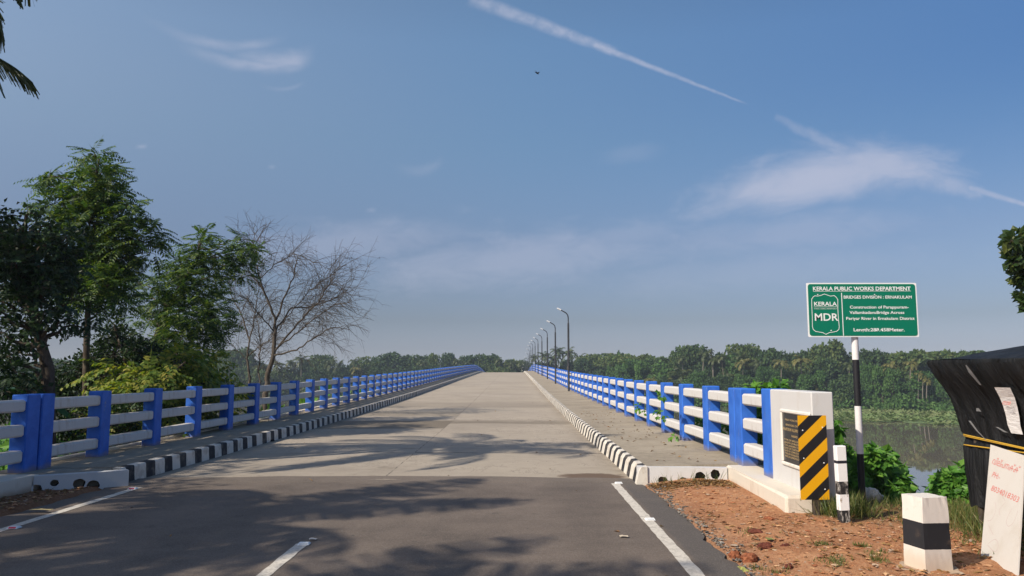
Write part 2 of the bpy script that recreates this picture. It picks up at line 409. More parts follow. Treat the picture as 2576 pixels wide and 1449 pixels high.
def m_ground():
    c = coords(); x, y, z = sep(c)
    n = noise(c, 1.6, 6, .65); n2 = noise(c, 14.0, 5, .7); n3 = noise(c, 70.0, 3, .7)
    lat = ramp(n * .3 + n2 * .4 + n3 * .3, [(0.32, (0.19, 0.080, 0.040)), (0.45, (0.38, 0.172, 0.084)), (0.55, (0.50, 0.262, 0.138)), (0.68, (0.60, 0.39, 0.235))])
    gr = ramp(n * .5 + n2 * .5, [(0.3, (0.018, 0.032, 0.010)), (0.5, (0.040, 0.070, 0.020)), (0.7, (0.085, 0.105, 0.035))])
    soil = ramp(n2, [(0.3, (0.05, 0.035, 0.022)), (0.7, (0.13, 0.095, 0.06))])
    near = (1.0 - (y + (n - .5) * 1.2).step(9.2, 10.0)).max((1.0 - (y).step(11.4, 12.4)) * (1.0 - x.step(3.0, 3.4))) * x.gt(-7.4)
    grassy = ((y + (n - .5) * 1.6).step(7.9, 8.9)) * x.gt(3.2)
    col = mix(near, gr, mix(grassy * .75, lat, mix(n2.step(.4, .6), soil, (0.10, 0.11, 0.04))))
    # grey roadside grit where the road frays into the soil
    e = (1.0 - (x + (n2 - .5) * .35).step(1.9, 2.45)) * x.gt(0.0) * near
    col = mix(e * .22, col, mix(n3.step(.4, .6), (0.10, 0.085, 0.07), (0.24, 0.21, 0.18)))
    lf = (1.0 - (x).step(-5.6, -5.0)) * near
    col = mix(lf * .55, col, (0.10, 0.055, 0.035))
    return [col, n2 + n3, None]
M_ground = mat("laterite_ground", m_ground, 0.95, 0.1, 0.8, 0.03)
def m_water():
    c = coords(); h = noise(scaled(c, (0.9, 0.9, 1)), 0.9, 3, .55) + noise(scaled(c, (0.15, 0.35, 1)), 0.5, 3, .5) * 1.5
    return [(0.150, 0.130, 0.098), h, None]
M_water = mat("river_water", m_water, 0.02, 0.5, 0.018, 0.05)
def leafmat(name, cols, trans=0.3, rough=0.5, spec=0.3, big=0.0):
    m = bpy.data.materials.new(name); m.use_nodes = True; V.nt = nt = m.node_tree
    b = nt.nodes['Principled BSDF']; g = nt.nodes.new('ShaderNodeNewGeometry')
    rnd = V(g.outputs['Random Per Island'])
    if big:
        oi = nt.nodes.new('ShaderNodeObjectInfo')
        rnd = rnd * .55 + noise(coords(), big, 3, .6).step(.3, .7) * .45 + (V(oi.outputs['Random']) - .5) * .55
    k = len(cols) - 1
    c = ramp(rnd, [(i / k, q) for i, q in enumerate(cols)])
    setc(b.inputs['Base Color'], c); b.inputs['Roughness'].default_value = rough; b.inputs['Specular IOR Level'].default_value = spec
    if trans:
        t = nt.nodes.new('ShaderNodeBsdfTranslucent'); link(mix(1.0, c, (1.5, 1.55, .55), 'MULTIPLY'), t.inputs[0])
        s = nt.nodes.new('ShaderNodeMixShader'); s.inputs[0].default_value = trans
        nt.links.new(b.outputs[0], s.inputs[1]); nt.links.new(t.outputs[0], s.inputs[2])
        nt.links.new(s.outputs[0], nt.nodes['Material Output'].inputs[0])
    return m
M_feather = leafmat("feathery_leaf", [(0.018, 0.042, 0.016), (0.030, 0.070, 0.020), (0.065, 0.125, 0.026), (0.16, 0.21, 0.036)], .4)
M_dark = leafmat("dark_leaf", [(0.012, 0.028, 0.013), (0.020, 0.044, 0.017), (0.040, 0.080, 0.024)], .2)
M_lime = leafmat("yellow_green_leaf", [(0.06, 0.12, 0.025), (0.12, 0.18, 0.03), (0.20, 0.25, 0.04), (0.30, 0.27, 0.06)], .42)
M_vine = leafmat("vine_leaf", [(0.050, 0.135, 0.022), (0.075, 0.20, 0.028), (0.11, 0.26, 0.036), (0.16, 0.30, 0.05)], .35, .4)
M_far = leafmat("far_leaf", [(0.016, 0.036, 0.017), (0.036, 0.072, 0.025), (0.068, 0.112, 0.032), (0.125, 0.150, 0.046)], .2, .6, .2, .5)
M_farvine = leafmat("far_creeper_leaf", [(0.036, 0.085, 0.024), (0.058, 0.125, 0.030), (0.090, 0.165, 0.040)], .2, .6, .2, .4)
M_palm = leafmat("palm_leaf", [(0.030, 0.055, 0.018), (0.055, 0.080, 0.022), (0.09, 0.10, 0.03)], .22, .45, .35)
M_palmy = leafmat("yellow_palm_leaf", [(0.07, 0.085, 0.022), (0.13, 0.13, 0.035), (0.20, 0.17, 0.05)], .22, .45, .35)
M_grass = leafmat("grass_blade", [(0.045, 0.075, 0.018), (0.075, 0.115, 0.025), (0.15, 0.16, 0.05), (0.24, 0.21, 0.09)], .3)
M_weed = leafmat("water_weed", [(0.10, 0.155, 0.062), (0.125, 0.185, 0.072), (0.15, 0.205, 0.08), (0.18, 0.205, 0.095)], .2, .7, .1, .05)
M_deadleaf = leafmat("dry_leaf", [(0.10, 0.05, 0.02), (0.20, 0.10, 0.035), (0.28, 0.18, 0.07), (0.16, 0.12, 0.08)], .1, .8)
M_banana = leafmat("banana_leaf", [(0.03, 0.085, 0.03), (0.04, 0.11, 0.035)], .35, .4)
def m_bark(a, b):
    def f():
        c = coords(); n = noise(scaled(c, (6, 6, 1.5)), 2.0, 5, .7); return [mix(n.step(.35, .65), a, b), n, None]
    return f
M_bark = mat("bark", m_bark((0.045, 0.036, 0.028), (0.11, 0.09, 0.07)), 0.9, 0.1, 0.6, 0.02)
M_bare = mat("bare_wood", m_bark((0.055, 0.046, 0.038), (0.12, 0.10, 0.082)), 0.9, 0.1, 0.4, 0.01)
M_trunk = mat("pale_palm_trunk", m_bark((0.16, 0.14, 0.11), (0.30, 0.27, 0.22)), 0.9, 0.1, 0.4, 0.02)
M_pole = mat("dark_painted_steel", lambda: [mix(noise(coords(), 8.0, 4).step(.4, .7), (0.030, 0.032, 0.038), (0.055, 0.057, 0.062)), None, None], 0.45, 0.4)
M_lamp = mat("lamp_housing", (0.72, 0.73, 0.74), 0.35, 0.5)
M_black = mat("black_paint", lambda: [mix(noise(coords(), 9.0, 5, .7).step(.55, .75) * .6, (0.014, 0.014, 0.016), (0.09, 0.08, 0.07)), None, None], 0.55, 0.35)
M_hole = mat("pipe_inside", (0.02, 0.018, 0.016), 0.9, 0.1)

# ================================================================== THE SETTING
PY = np.array([-40, 0, 14, 22, 31, 37, 45, 58, 80, 107, 130, 139, 146, 158, 172, 186, 200, 215, 230, 243, 270, 300, 340.])
PZ = np.array([0, 0, 0, .01, .09, .145, .24, .42, .76, 1.13, 1.45, 1.52, 1.47, 1.24, .82, .18, -.62, -1.38, -2.19, -2.95, -4.2, -5.0, -5.1])
_fy = np.arange(-40, 340, .5); _fz = np.interp(_fy, PY, PZ)
_k = np.hanning(17); _k /= _k.sum(); _fz = np.convolve(np.pad(_fz, 8, 'edge'), _k, 'valid')
def zr(y): return float(np.interp(y, _fy, _fz))
XL, XR = -5.72, 1.79                        # kerb lines
RL, RR = -6.90, 3.30                        # inner faces of the railings
WATER = -6.5
BX = np.array([-4000, -200, 5, 20, 38, 76, 110, 300, 1000, 4000.])
BY = np.array([262, 262, 262, 262, 190, 163, 140, 85, 20, -300.])
def bank(x): return np.interp(x, BX, BY)
def bank_at(u):                             # depth at which a sight line x = u*y meets the far bank
    ys = np.arange(40, 400, .5); ok = ys >= bank(u * ys); return float(ys[np.argmax(ok)])
def sm(t): t = np.clip(t, 0, 1); return t * t * (3 - 2 * t)
def gnoise(x, y): return np.sin(x * 2.1 + 1.3 * np.sin(y * 1.7)) * np.cos(y * 2.6 + .7 * np.sin(x * 3.1)) + .5 * np.sin(x * 5.3 + y * 4.1)
def ground_z(x, y):
    x = np.asarray(x, float); y = np.asarray(y, float)
    # right of the road: a flat laterite shoulder that breaks off to the river
    edge = np.where(x > 3.6, 9.45, 11.9)
    sh = .015 + .085 * sm((x - 1.85) / .9) + .012 * gnoise(x * 2, y * 2)
    drop = np.maximum(0, y - edge - .12 * gnoise(x, 0))
    right = sh - drop * .75
    # left of the road: verge, embankment, wooded flat bank
    verge = .03 + .01 * gnoise(x * 2, y * 2)
    emb = sm((-x - 7.5) / 3.0)
    left = verge * (1 - emb) + (-1.1 - np.maximum(0, y - 8) * .045 + .1 * gnoise(x * .6, y * .6)) * emb
    under = -np.maximum(0, y - 11.9) * .5
    left = np.where((x > -7.4) & (y > 11.9), under, left)
    left = np.where((x <= -7.4) & (y > 46), left - (y - 46) * .5, left)
    near = np.where(x > -2.0, right, left)
    road = (x > -5.9) & (x < 1.93) & (y < 11.9)
    near = np.where(road, -.06, near)
    near = np.maximum(near, -8.2)
    d = y - bank(x)
    far = -8.2 + 2.9 * sm((d + 2) / 9) + np.maximum(0, d - 20) * .004
    return np.where(d > -4, np.maximum(far, -8.2), near)
def spaced(*seg):
    out = []
    for a, b, s in seg: out += list(np.arange(a, b, s))
    return np.array(out + [seg[-1][1]])
gx = spaced((-4000, -400, 400), (-400, -60, 20), (-60, -14, 3), (-14, -8, .8), (-8, -5.4, .14), (-5.4, 1.6, 1.0), (1.6, 7, .12), (7, 16, .8), (16, 130, 5), (130, 400, 20), (400, 4000, 400))
gy = spaced((-300, -20, 40), (-20, 2, 2), (2, 13, .14), (13, 30, .9), (30, 70, 3), (70, 300, 5), (300, 500, 40), (500, 6000, 550))
X, Y = np.meshgrid(gx, gy); Z = ground_z(X, Y)
fine = (X > 1.9) & (X < 7) & (Y > 2) & (Y < 9.4)
Z = Z + np.where(fine, rng.normal(0, .007, X.shape), 0)
qs = Q(); nx, ny = len(gx), len(gy)
i, j = np.meshgrid(np.arange(nx - 1), np.arange(ny - 1)); a = (j * nx + i).ravel()
qs.add(np.stack([X, Y, Z], -1).reshape(-1, 3), np.stack([a, a + 1, a + nx + 1, a + nx], 1))
tag(put("ground", qs.mesh("ground", True), M_ground), "reddish laterite shoulder and green river banks", "ground", kind="structure")
qs = Q(); qs.add([(-3000, 10, WATER), (3000, 10, WATER), (3000, 700, WATER), (-3000, 700, WATER)], [(0, 1, 2, 3)])
tag(put("water", qs.mesh("water"), M_water), "calm brown green river reflecting the wooded bank", "river", kind="structure")

# asphalt approach, with a ragged edge
ys = np.arange(-30, 12.3, .15); le = -5.80 + .05 * gnoise(ys * 1.3, ys); re_ = 1.90 + .035 * gnoise(ys * 2.3, ys * 1.1) + .05 * gnoise(ys * .5, 1)
ye = 12.05
bm = bmesh.new(); xs = np.linspace(0, 1, 15); rows = []
for yv, l, r_ in zip(ys, le, re_):
    last = yv > 12.0
    rows.append([bm.verts.new((l + (min(r_, 1.78) - l if last else r_ - l) * t, (ye + .30 * (1 - (2 * t - 1) ** 2) + .04 * gnoise(t * 22, 3) + .02 * gnoise(t * 60, 1)) if last else yv, .004 if yv < 11.7 else (.014 if not last else .021))) for t in xs])
for p, q_ in zip(rows, rows[1:]):
    for k in range(len(xs) - 1): bm.faces.new((p[k], p[k + 1], q_[k + 1], q_[k]))
road = tag(put("road", bmesh_me("road", bm), M_asph), "dark asphalt approach road in front of the bridge", "road", kind="structure")
def strip(name, x0, y0, x1, y1, wd, jag=.012):
    bm = bmesh.new(); n = max(2, int((y1 - y0) / .12)); A = B = None
    for k in range(n + 1):
        t = k / n; x = x0 + (x1 - x0) * t; y = y0 + (y1 - y0) * t
        p = bm.verts.new((x - wd / 2 + random.uniform(-jag, jag) * .5, y, .008)); r_ = bm.verts.new((x + wd / 2 + random.uniform(-jag, jag) * .5, y, .008))
        if A: bm.faces.new((A, B, r_, p))
        A, B = p, r_
    return put(name, bmesh_me(name, bm), M_line, road)
strip("edge_line", -5.27, -8, -5.33, 11.25, .115)
strip("edge_line", 1.47, -8, 1.485, 11.65, .12)
strip("lane_dash", -2.02, 3.2, -2.02, 7.62, .115)

# ------------------------------------------------------------------ the bridge
bridge = tag(empty("bridge", (-1.97, 12, 0)), "long grey concrete road bridge rising to a crest over the river", "bridge")
off = Vector((1.97, -12, 0))
def bpart(name, me, m, parent=bridge): 
    o = put(name, me, m, parent); o.location = off; return o
BY_ = np.concatenate([np.arange(12.0, 60, 1.0), np.arange(60, 300.1, 2.0)])
bpart("deck", prism_y("deck", [(XL - .1, 0), (-1.97, .015), (XR + .1, 0), (XR + .1, -.55), (XL - .1, -.55)], BY_, zr), M_deck)
KY = np.concatenate([np.arange(11.55, 60, .62), np.arange(60, 300.1, 2.0)])
def wob(s):
    return lambda y, i: .012 * math.sin(y * 1.9 + s) * math.sin(y * .7) if i < 3 else 0
bpart("kerb", prism_y("kerb", [(XL, -.02), (XL - .015, .215), (XL - .03, .235), (XL - .15, .24), (XL - .15, -.02)], KY, zr, xw=wob(1)), M_kerbL)
bpart("kerb", prism_y("kerb", [(XR, -.02), (XR + .045, .19), (XR + .085, .25), (XR + .16, .26), (XR + .16, -.02)], KY, zr, xw=wob(2)), M_kerbR)
bpart("walkway", prism_y("walkway", [(XL - .15, .236), (-7.42, .225), (-7.42, -.45), (XL - .15, -.45)], BY_ - .35, zr), M_walk)
bpart("walkway", prism_y("walkway", [(XR + .16, .256), (3.82, .31), (3.82, -.45), (XR + .16, -.45)], BY_ - .35, zr), M_walk)
# pale bead along the outer edge where the railing paint ran
bpart("edge_beam", prism_y("edge_beam", [(-7.30, .22), (-7.31, .262), (-7.45, .26), (-7.45, -.5), (-7.30, -.5)], BY_ - .35, zr), M_plinth)
bpart("edge_beam", prism_y("edge_beam", [(3.68, .30), (3.69, .345), (3.86, .34), (3.86, -.5), (3.68, -.5)], BY_ - .35, zr), M_plinth)
for gxk in (-5.2, -3.1, -.9, 1.3):
    bpart("girder", prism_y("girder", [(gxk - .25, -.56), (gxk + .25, -.56), (gxk + .2, -2.2), (gxk - .2, -2.2)], np.arange(14, 300, 4.0), zr), M_walk)
for py_ in range(44, 290, 29):
    bpart("pier", box_me("pier", ((-1.97, py_, zr(py_) - 2.6), (8.6, 1.6, .8), .1), ((-1.97, py_, (zr(py_) - 12.0) / 2 - .5), (3.2, 1.3, abs(zr(py_) + 6) + .5), .2)), M_walk)

def holed_wall(name, p0, p1, zb, zt, holes, thick=.16, depth=.45):
    """wall face from p0 to p1 with irregular pipe openings; holes are (along, z, rx, rz)"""
    p0 = Vector((*p0, 0)); p1 = Vector((*p1, 0)); T = (p1 - p0); L = T.length; T.normalize(); N = Vector((-T.y, T.x, 0))
    if N.y < 0: N = -N
    bm = bmesh.new()
    def ring(loop, dep):
        return [bm.verts.new(p0 + T * s + N * dep + Vector((0, 0, z))) for s, z in loop]
    def edges(vs): return [bm.edges.new((vs[i_], vs[(i_ + 1) % len(vs)])) for i_ in range(len(vs))]
    outer = [(0, zb), (L, zb), (L, zt), (0, zt)]
    loops = []
    for (s, z, rx, rz) in holes:
        n = 18; ph = random.random() * 6
        loops.append([(s + rx * math.cos(2 * math.pi * k / n) * (1 + .13 * math.sin(3 * k + ph) * random.random()), z + rz * math.sin(2 * math.pi * k / n) * (1 + .13 * math.cos(2 * k + ph) * random.random())) for k in range(n)])
    fo = ring(outer, 0); E_ = edges(fo); rr = []
    for lp in loops:
        r0 = ring(lp, 0); E_ += edges(r0); rr.append(r0)
    bmesh.ops.triangle_fill(bm, edges=E_, use_beauty=True)
    bo = ring(outer, thick)
    for k in range(4): bm.faces.new((fo[k], fo[(k + 1) % 4], bo[(k + 1) % 4], bo[k]))
    w_me = bmesh_me(name, bm)
    bm = bmesh.new()
    for lp in loops:
        a_ = ring([(s, z) for s, z in lp], .004); b_ = ring(lp, depth)
        for k in range(len(lp)): bm.faces.new((a_[k], a_[(k + 1) % len(lp)], b_[(k + 1) % len(lp)], b_[k]))
        bm.faces.new(b_)
    return w_me, bmesh_me("pipe_opening", bm)
def pxhole(px, py, rpx, rpz, p0, p1):
    X_, Y_, U_ = ray(px, py); T = np.array([p1[0] - p0[0], p1[1] - p0[1]]); L = math.hypot(*T)
    A = np.array([[X_, -T[0]], [Y_, -T[1]]]); t, s = np.linalg.solve(A, np.array(p0)); z = EYE + U_ * t
    return (s * L, z, rpx / F * t * L / max(abs(T[0]), 1e-3) * .98, rpz / F * t)
P0, P1 = (1.80, 11.60), (3.08, 11.42)
hs = [pxhole(1667, 1208, 11.5, 9, P0, P1), pxhole(1719, 1210, 11.5, 9, P0, P1), pxhole(1761, 1201, 13, 14, P0, P1), pxhole(1799, 1193, 11.5, 12, P0, P1)]
w_me, p_me = holed_wall("end_wall", P0, P1, -.10, .255, hs)
ew = bpart("end_wall", w_me, M_wall); o = put("pipe_opening", p_me, M_hole, ew)
P0, P1 = (-6.52, 10.72), (-5.56, 11.40)
hs = [pxhole(91, 1230, 10, 11, P0, P1), pxhole(137, 1215, 8, 8, P0, P1), pxhole(199, 1217, 11.5, 12.5, P0, P1), pxhole(234, 1221, 12, 12.5, P0, P1)]
w_me, p_me = holed_wall("end_wall", P0, P1, -.10, .225, hs)
ew = bpart("end_wall", w_me, M_wall); o = put("pipe_opening", p_me, M_hole, ew)
# infill behind the end walls up to the walkways, and the wing plinths
def slab(name, pts, zb, zt, m, bev=.015):
    bm = bmesh.new(); b_ = [bm.verts.new((x, y, zb)) for x, y in pts]; t_ = [bm.verts.new((x, y, zt)) for x, y in pts]
    bm.faces.new(b_); bm.faces.new(t_); n = len(pts)
    for k in range(n): bm.faces.new((b_[k], b_[(k + 1) % n], t_[(k + 1) % n], t_[k]))
    if bev: bmesh.ops.bevel(bm, geom=[e for e in bm.edges if any(v in t_ for v in e.verts)], offset=bev, segments=1, affect='EDGES')
    return bpart(name, bmesh_me(name, bm), m)
slab("walkway_end", [(1.952, 11.77), (3.06, 11.60), (3.8, 11.60), (3.8, 11.66), (1.952, 11.84)], -.3, .252, M_walk, 0)
slab("walkway_end", [(-7.4, 10.9), (-6.50, 10.9), (-5.88, 11.34), (-5.88, 11.66), (-7.4, 11.66)], -.3, .222, M_walk, 0)
slab("wing_plinth", [(2.98, 8.72), (3.62, 8.72), (3.82, 11.58), (3.10, 11.58), (3.09, 11.2)], -.4, .285, M_plinth, .03)
slab("wing_plinth", [(-6.535, 10.70), (-6.60, 8.0), (-7.4, 8.0), (-7.4, 10.88), (-6.52, 10.88)], -.4, .235, M_plinth, .02)

# ------------------------------------------------------------------ railings
PH, PD, PW, RLEN = 1.09, .31, .235, 1.95
post_me = box_me("post", ((0, 0, PH / 2 - .03), (PW, PD, PH + .06), .014)); post_me.materials.append(M_blue)
def rail_me(L):
    bm = bmesh.new(); box(bm, (0, 0, 0), (.19, L, .165), .024); return bmesh_me("rail", bm)
rail_std = rail_me(RLEN - PD + .01); rail_std.materials.append(M_rail)
RZ = (.935, .585, .225)
def railing(name, label, x, y0, zw, extra_back):
    root = tag(empty(name, (x, y0, zr(y0) + zw)), label, "railing")
    def place(me, nm, y, z, rx=0, m=None, rz=0, ry=0):
        o = bpy.data.objects.new(nm, me); COL.objects.link(o); o.parent = root
        o.location = (rz, y - y0, z - zr(y0) - zw); o.rotation_euler = (rx, 0, ry); return o
    posts = [y0 + RLEN * k for k in range(int((262 - y0) / RLEN))]
    # the doubled post at the expansion joint, and the short bay back to the parapet wall
    yb1 = extra_back[0]; yb2 = extra_back[1]; yend = extra_back[2]
    far_v, far_r = Q(), Q()
    for n, y in enumerate([yb1, yb2] + posts):
        if n < 100: place(post_me, "post", y, zr(y) + zw, ry=random.uniform(-.012, .012), rz=random.uniform(-.004, .004))
        else:
            c = np.array([(sx * PW / 2, sy * PD / 2 + y - y0, sz) for sz in (0, PH) for sx, sy in ((-1, -1), (1, -1), (1, 1), (-1, 1))]) + [0, 0, zr(y) - zr(y0)]
            far_v.add(c, [(0, 1, 5, 4), (1, 2, 6, 5), (2, 3, 7, 6), (3, 0, 4, 7), (4, 5, 6, 7)])
    bays = [(yend, yb1), (yb2, posts[0])] + list(zip(posts, posts[1:])); k = 0
    for a_, b_ in bays:
        L = b_ - a_ - PD + .01; za, zb_ = zr(a_), zr(b_); rx = math.atan2(zb_ - za, b_ - a_)
        for z in RZ:
            yc, zc = (a_ + b_) / 2, (za + zb_) / 2 + zw + z
            if k < 100:
                me = rail_std if abs(L - (RLEN - PD + .01)) < .02 else rail_me(L)
                if not me.materials: me.materials.append(M_rail)
                place(me, "rail", yc, zc, rx, rz=.0)
            else:
                h = L / 2 + .0; c = np.array([(sx * .095, sy * h, sz * .0825 + sy * h * math.tan(rx)) for sy in (-1, 1) for sx, sz in ((-1, -1), (1, -1), (1, 1), (-1, 1))]) + [0, yc - y0, zc - zr(y0) - zw]
                far_r.add(c, [(0, 1, 5, 4), (1, 2, 6, 5), (2, 3, 7, 6), (3, 0, 4, 7)])
            k += 1
    o = put("rail", far_r.mesh("far_rails"), M_rail, root); o["kind"] = "stuff"
    if far_v.v: o = put("post", far_v.mesh("far_posts"), M_blue, root); o["kind"] = "stuff"
    return root
railing("bridge_railing", "blue and white concrete railing along the left side of the bridge, mostly in tree shade", RL - PW / 2, 13.1 + PD / 2, .225, (11.1 + PD / 2, 11.1 + PD * 1.5 + .035, 9.9))
railing("bridge_railing", "sunlit blue and white concrete railing along the right side of the bridge", RR + PW / 2, 13.42 + PD / 2, .305, (11.42 + PD / 2, 11.42 + PD * 1.5 + .03, 10.28))

# parapet end walls with the inscription plaque
def parapet(label, x, sgn, z0, y0, y1, yb, plaque):
    root = tag(empty("parapet_wall", (x, y0, z0)), label, "wall")
    W = .245; h = 1.13
    put("wall", box_me("wall", ((sgn * W / 2, (yb - y0) / 2, h / 2 - .05), (W, yb - y0, h + .1), .012)), M_wall, root)
    put("end_post", box_me("end_post", ((sgn * W / 2 - sgn * .002, (y1 + yb) / 2 - y0, h / 2 - .05), (W + .008, y1 - yb, h + .105), .012)), M_blue, root)
    if not plaque: return root
    # plaque recessed in a moulded frame on the road side (face at x = 0, looking to -x)
    ya, yc, za, zb_ = .06, .93, .27, .86
    fr = box_me("plaque_frame", ((-.012, (ya + yc) / 2, zb_ + .02), (.03, yc - ya + .09, .045), .012), ((-.012, (ya + yc) / 2, za - .02), (.03, yc - ya + .09, .045), .012),
                ((-.0125, ya - .02, (za + zb_) / 2), (.031, .045, zb_ - za), .012), ((-.0125, yc + .02, (za + zb_) / 2), (.031, .045, zb_ - za), .012))
    put("plaque_frame", fr, M_white, root)
    pl = put("plaque", box_me("plaque", ((-.003, (ya + yc) / 2, (za + zb_) / 2), (.012, yc - ya, zb_ - za))), M_plaque, root)
    lines = [("PUBLIC WORKS DEPARTMENT", .62, .022, .10, .72), ("BRIDGES DIVISION", .60, .022, .12, .66), ("PARAPPURAM VALLAMKADAVU BRIDGE", .80, .036, .02, .60), ("NABARD", .20, .026, .30, .535)]
    for k, s in enumerate(("TYPE OF BRIDGE", "LENGTH OF BRIDGE", "TOTAL AGREEMENT COST", "DATE OF STARTING", "DATE OF COMPLETION", "TYPE OF FOUNDATION", "TYPE OF SUPERSTRUCTURE")):
        lines.append((s, .30 + .012 * len(s), .022, .05, .48 - k * .033))
    mes = []; offs = []
    for s, wd, cap, s0, z in lines: mes.append(lettering(s, wd, cap, .012)); offs.append((s0, 0, z + .03))
    lm = join_me("inscription", mes, offs)
    o = put("inscription", lm, M_gold, pl); o.rotation_euler = (0, 0, R(-90)); o.location = (-.0105, yc, .02)
    return root
M_plaque = mat("black_granite", (0.022, 0.021, 0.022), 0.25, 0.5)
M_gold = mat("gilt_lettering", (0.42, 0.30, 0.14), 0.5, 0.4)
parapet("white parapet end wall with a black inscription plaque, behind the striped hazard board", RR, 1, .285, 8.70, 10.44, 10.09, True)
parapet("plain white parapet end wall at the near end of the left railing", RL, -1, .235, 8.3, 10.06, 9.72, False)

# ------------------------------------------------------------------ street lamps
def lamp_parts():
    H = 4.72
    qs = Q(); lathe(qs, [(.062, -.3), (.060, 3.75), (.056, 3.9), (.038, 3.95)], sides=8); pole = qs.mesh("pole", True)
    qs = Q(); pts = [(0, 0, 3.9), (0, 0, 4.2), (-.03, 0, 4.36), (-.10, 0, 4.47), (-.22, 0, 4.55), (-.42, 0, 4.66)]
    tube(qs, pts, .036, 8); arm = qs.mesh("arm", True)
    bm = bmesh.new(); rt = Matrix.Rotation(R(25), 4, 'Y')
    box(bm, (-.52, 0, 4.712), (.27, .16, .075), .02, rt); head = bmesh_me("lamp_head", bm)
    bm = bmesh.new(); 
    for z in (.45, 1.0): box(bm, (.07, 0, z), (.16, .16, .05), .008)
    return pole, arm, head, bmesh_me("bracket", bm)
lp = lamp_parts(); l0 = None
lamp_lbl = ["nearest and tallest looking dark street lamp on the right railing of the bridge"] + ["dark curved street lamp on the right railing, %s from the near end" % ordinal(k) for k in range(1, 15)]
for k in range(15):
    y = 44.8 + 14.2 * k; loc = (3.14, y, zr(y) + .29)
    if l0 is None:
        l0 = tag(empty("street_lamp", loc), lamp_lbl[0], "street lamp", "street lamps along the bridge")
        for nm, me, m in zip(("pole", "arm", "lamp_head", "bracket"), lp, (M_pole, M_pole, M_lamp, M_pole)): put(nm, me, m, l0)
    else: dup(l0, loc, random.uniform(-.05, .05), label=lamp_lbl[k])

# ------------------------------------------------------------------ the green sign
M_green = mat("green_sheeting", lambda: [mix(((sep(coords())[0] * 62).frac() - .5).abs().step(.40, .5) * .30, (0.0, 0.165, 0.095), (0.0, 0.10, 0.055)), None, None], 0.35, 0.4)
M_signw = mat("white_sheeting", (0.78, 0.79, 0.78), 0.4, 0.4)
M_back = mat("sign_back", (0.35, 0.36, 0.36), 0.5, 0.4)
sgn = tag(empty("road_sign", (4.03, 9.19, .08)), "green public works sign naming the bridge, on a black and white pole", "sign")
def m_polebands():
    c = coords(); z = sep(c)[2]; n = noise(c, 9, 5, .65)
    blk = (z.lt(.61)) .max(z.gt(1.16) * z.lt(1.70))
    return [mix(blk, mix(n.step(.55, .75) * .25, (0.68, 0.66, 0.66), (.5, .44, .36)), (0.013, 0.013, 0.016)), None, None]
M_poleb = mat("banded_pole_paint", m_polebands, 0.5, 0.35)
qs = Q(); lathe(qs, [(.039, -.25), (.039, 2.50)], sides=16); pp = put("pole", qs.mesh("pole", True), M_poleb, sgn)
SW, SH = 1.30, .64
def rrect(x0, x1, z0, z1, r, n=5):
    pts = []
    for cx, cz, a0 in ((x1 - r, z0 + r, -90), (x1 - r, z1 - r, 0), (x0 + r, z1 - r, 90), (x0 + r, z0 + r, 180)):
        for k in range(n + 1):
            a = R(a0 + 90 * k / n); pts.append((cx + r * math.cos(a), cz + r * math.sin(a)))
    return pts
def plate(name, pts, y, th):
    bm = bmesh.new(); a_ = [bm.verts.new((x, y, z)) for x, z in pts]; b_ = [bm.verts.new((x, y + th, z)) for x, z in pts]
    bm.faces.new(a_); bm.faces.new(b_); n = len(pts)
    for k in range(n): bm.faces.new((a_[k], a_[(k + 1) % n], b_[(k + 1) % n], b_[k]))
    return bmesh_me(name, bm)
panel = empty("panel", (.08, -.055, 1.965 + .32)); panel.parent = sgn
bpy.data.objects.remove(panel)
px0, pz0 = -.57, 1.965                      # lower left corner of the panel in sign space
po = put("panel", plate("panel", rrect(0, SW, 0, SH, .012, 2), 0, .006), M_signw, sgn, (px0, -.062, pz0))
put("face_sheet", plate("face_sheet", rrect(.016, SW - .016, .014, SH - .014, .03), -.003, .0025), M_green, po)
put("bracket", box_me("bracket", ((.60, .022, .16), (.5, .03, .04), .004), ((.60, .022, .48), (.5, .03, .04), .004)), M_back, po)
def line_s(s, s0, s1, t, cap, bold=.012):
    me = lettering(s, (s1 - s0) * SW, cap, bold, depth=.0045); return me, (s0 * SW, 0, (1 - t) * SH - cap / 2)
items = [line_s("KERALA PUBLIC WORKS DEPARTMENT", .058, .945, .105, .046, .022), line_s("BRIDGES DIVISION : ERNAKULAM", .334, .951, .263, .036, .016),
         line_s("Construction of Parappuram-", .386, .919, .448, .034, .016), line_s("VallamkadavuBridge Across", .38, .876, .547, .034, .016),
         line_s("Periyar River in Ernakulam District", .348, .966, .657, .034, .016), line_s("Length:289.458Meter.", .41, .87, .865, .038, .018),
         line_s("KERALA", .063, .269, .387, .048, .018), line_s("PUBLIC WORKS DEPARTMENT", .063, .268, .48, .011, .0), line_s("MDR", .064, .276, .63, .088, .014)]
for a_, b_ in items: put("lettering", a_, M_signw, po, b_)
def stroke(pts, wd, closed=False):
    qs = Q(); P = np.array(pts, float); n = len(P)
    for k in range(n if closed else n - 1):
        a_, b_ = P[k], P[(k + 1) % n]; d = unit(b_ - a_); s = np.array([-d[1], d[0]]) * wd / 2; a_ = a_ - d * wd * .3; b_ = b_ + d * wd * .3
        qs.add([(p[0], -.0046 - .00005 * (k % 3), p[1]) for p in (a_ - s, b_ - s, b_ + s, a_ + s)], [(0, 1, 2, 3)])
    return qs
def st(z8): 
    x, y = z8; t = (y - 203) / 786; s = (x - 247 - 50 * t) / 1603; t = (y - 203 + 23 * s) / 786; return (s * SW, (1 - t) * SH)
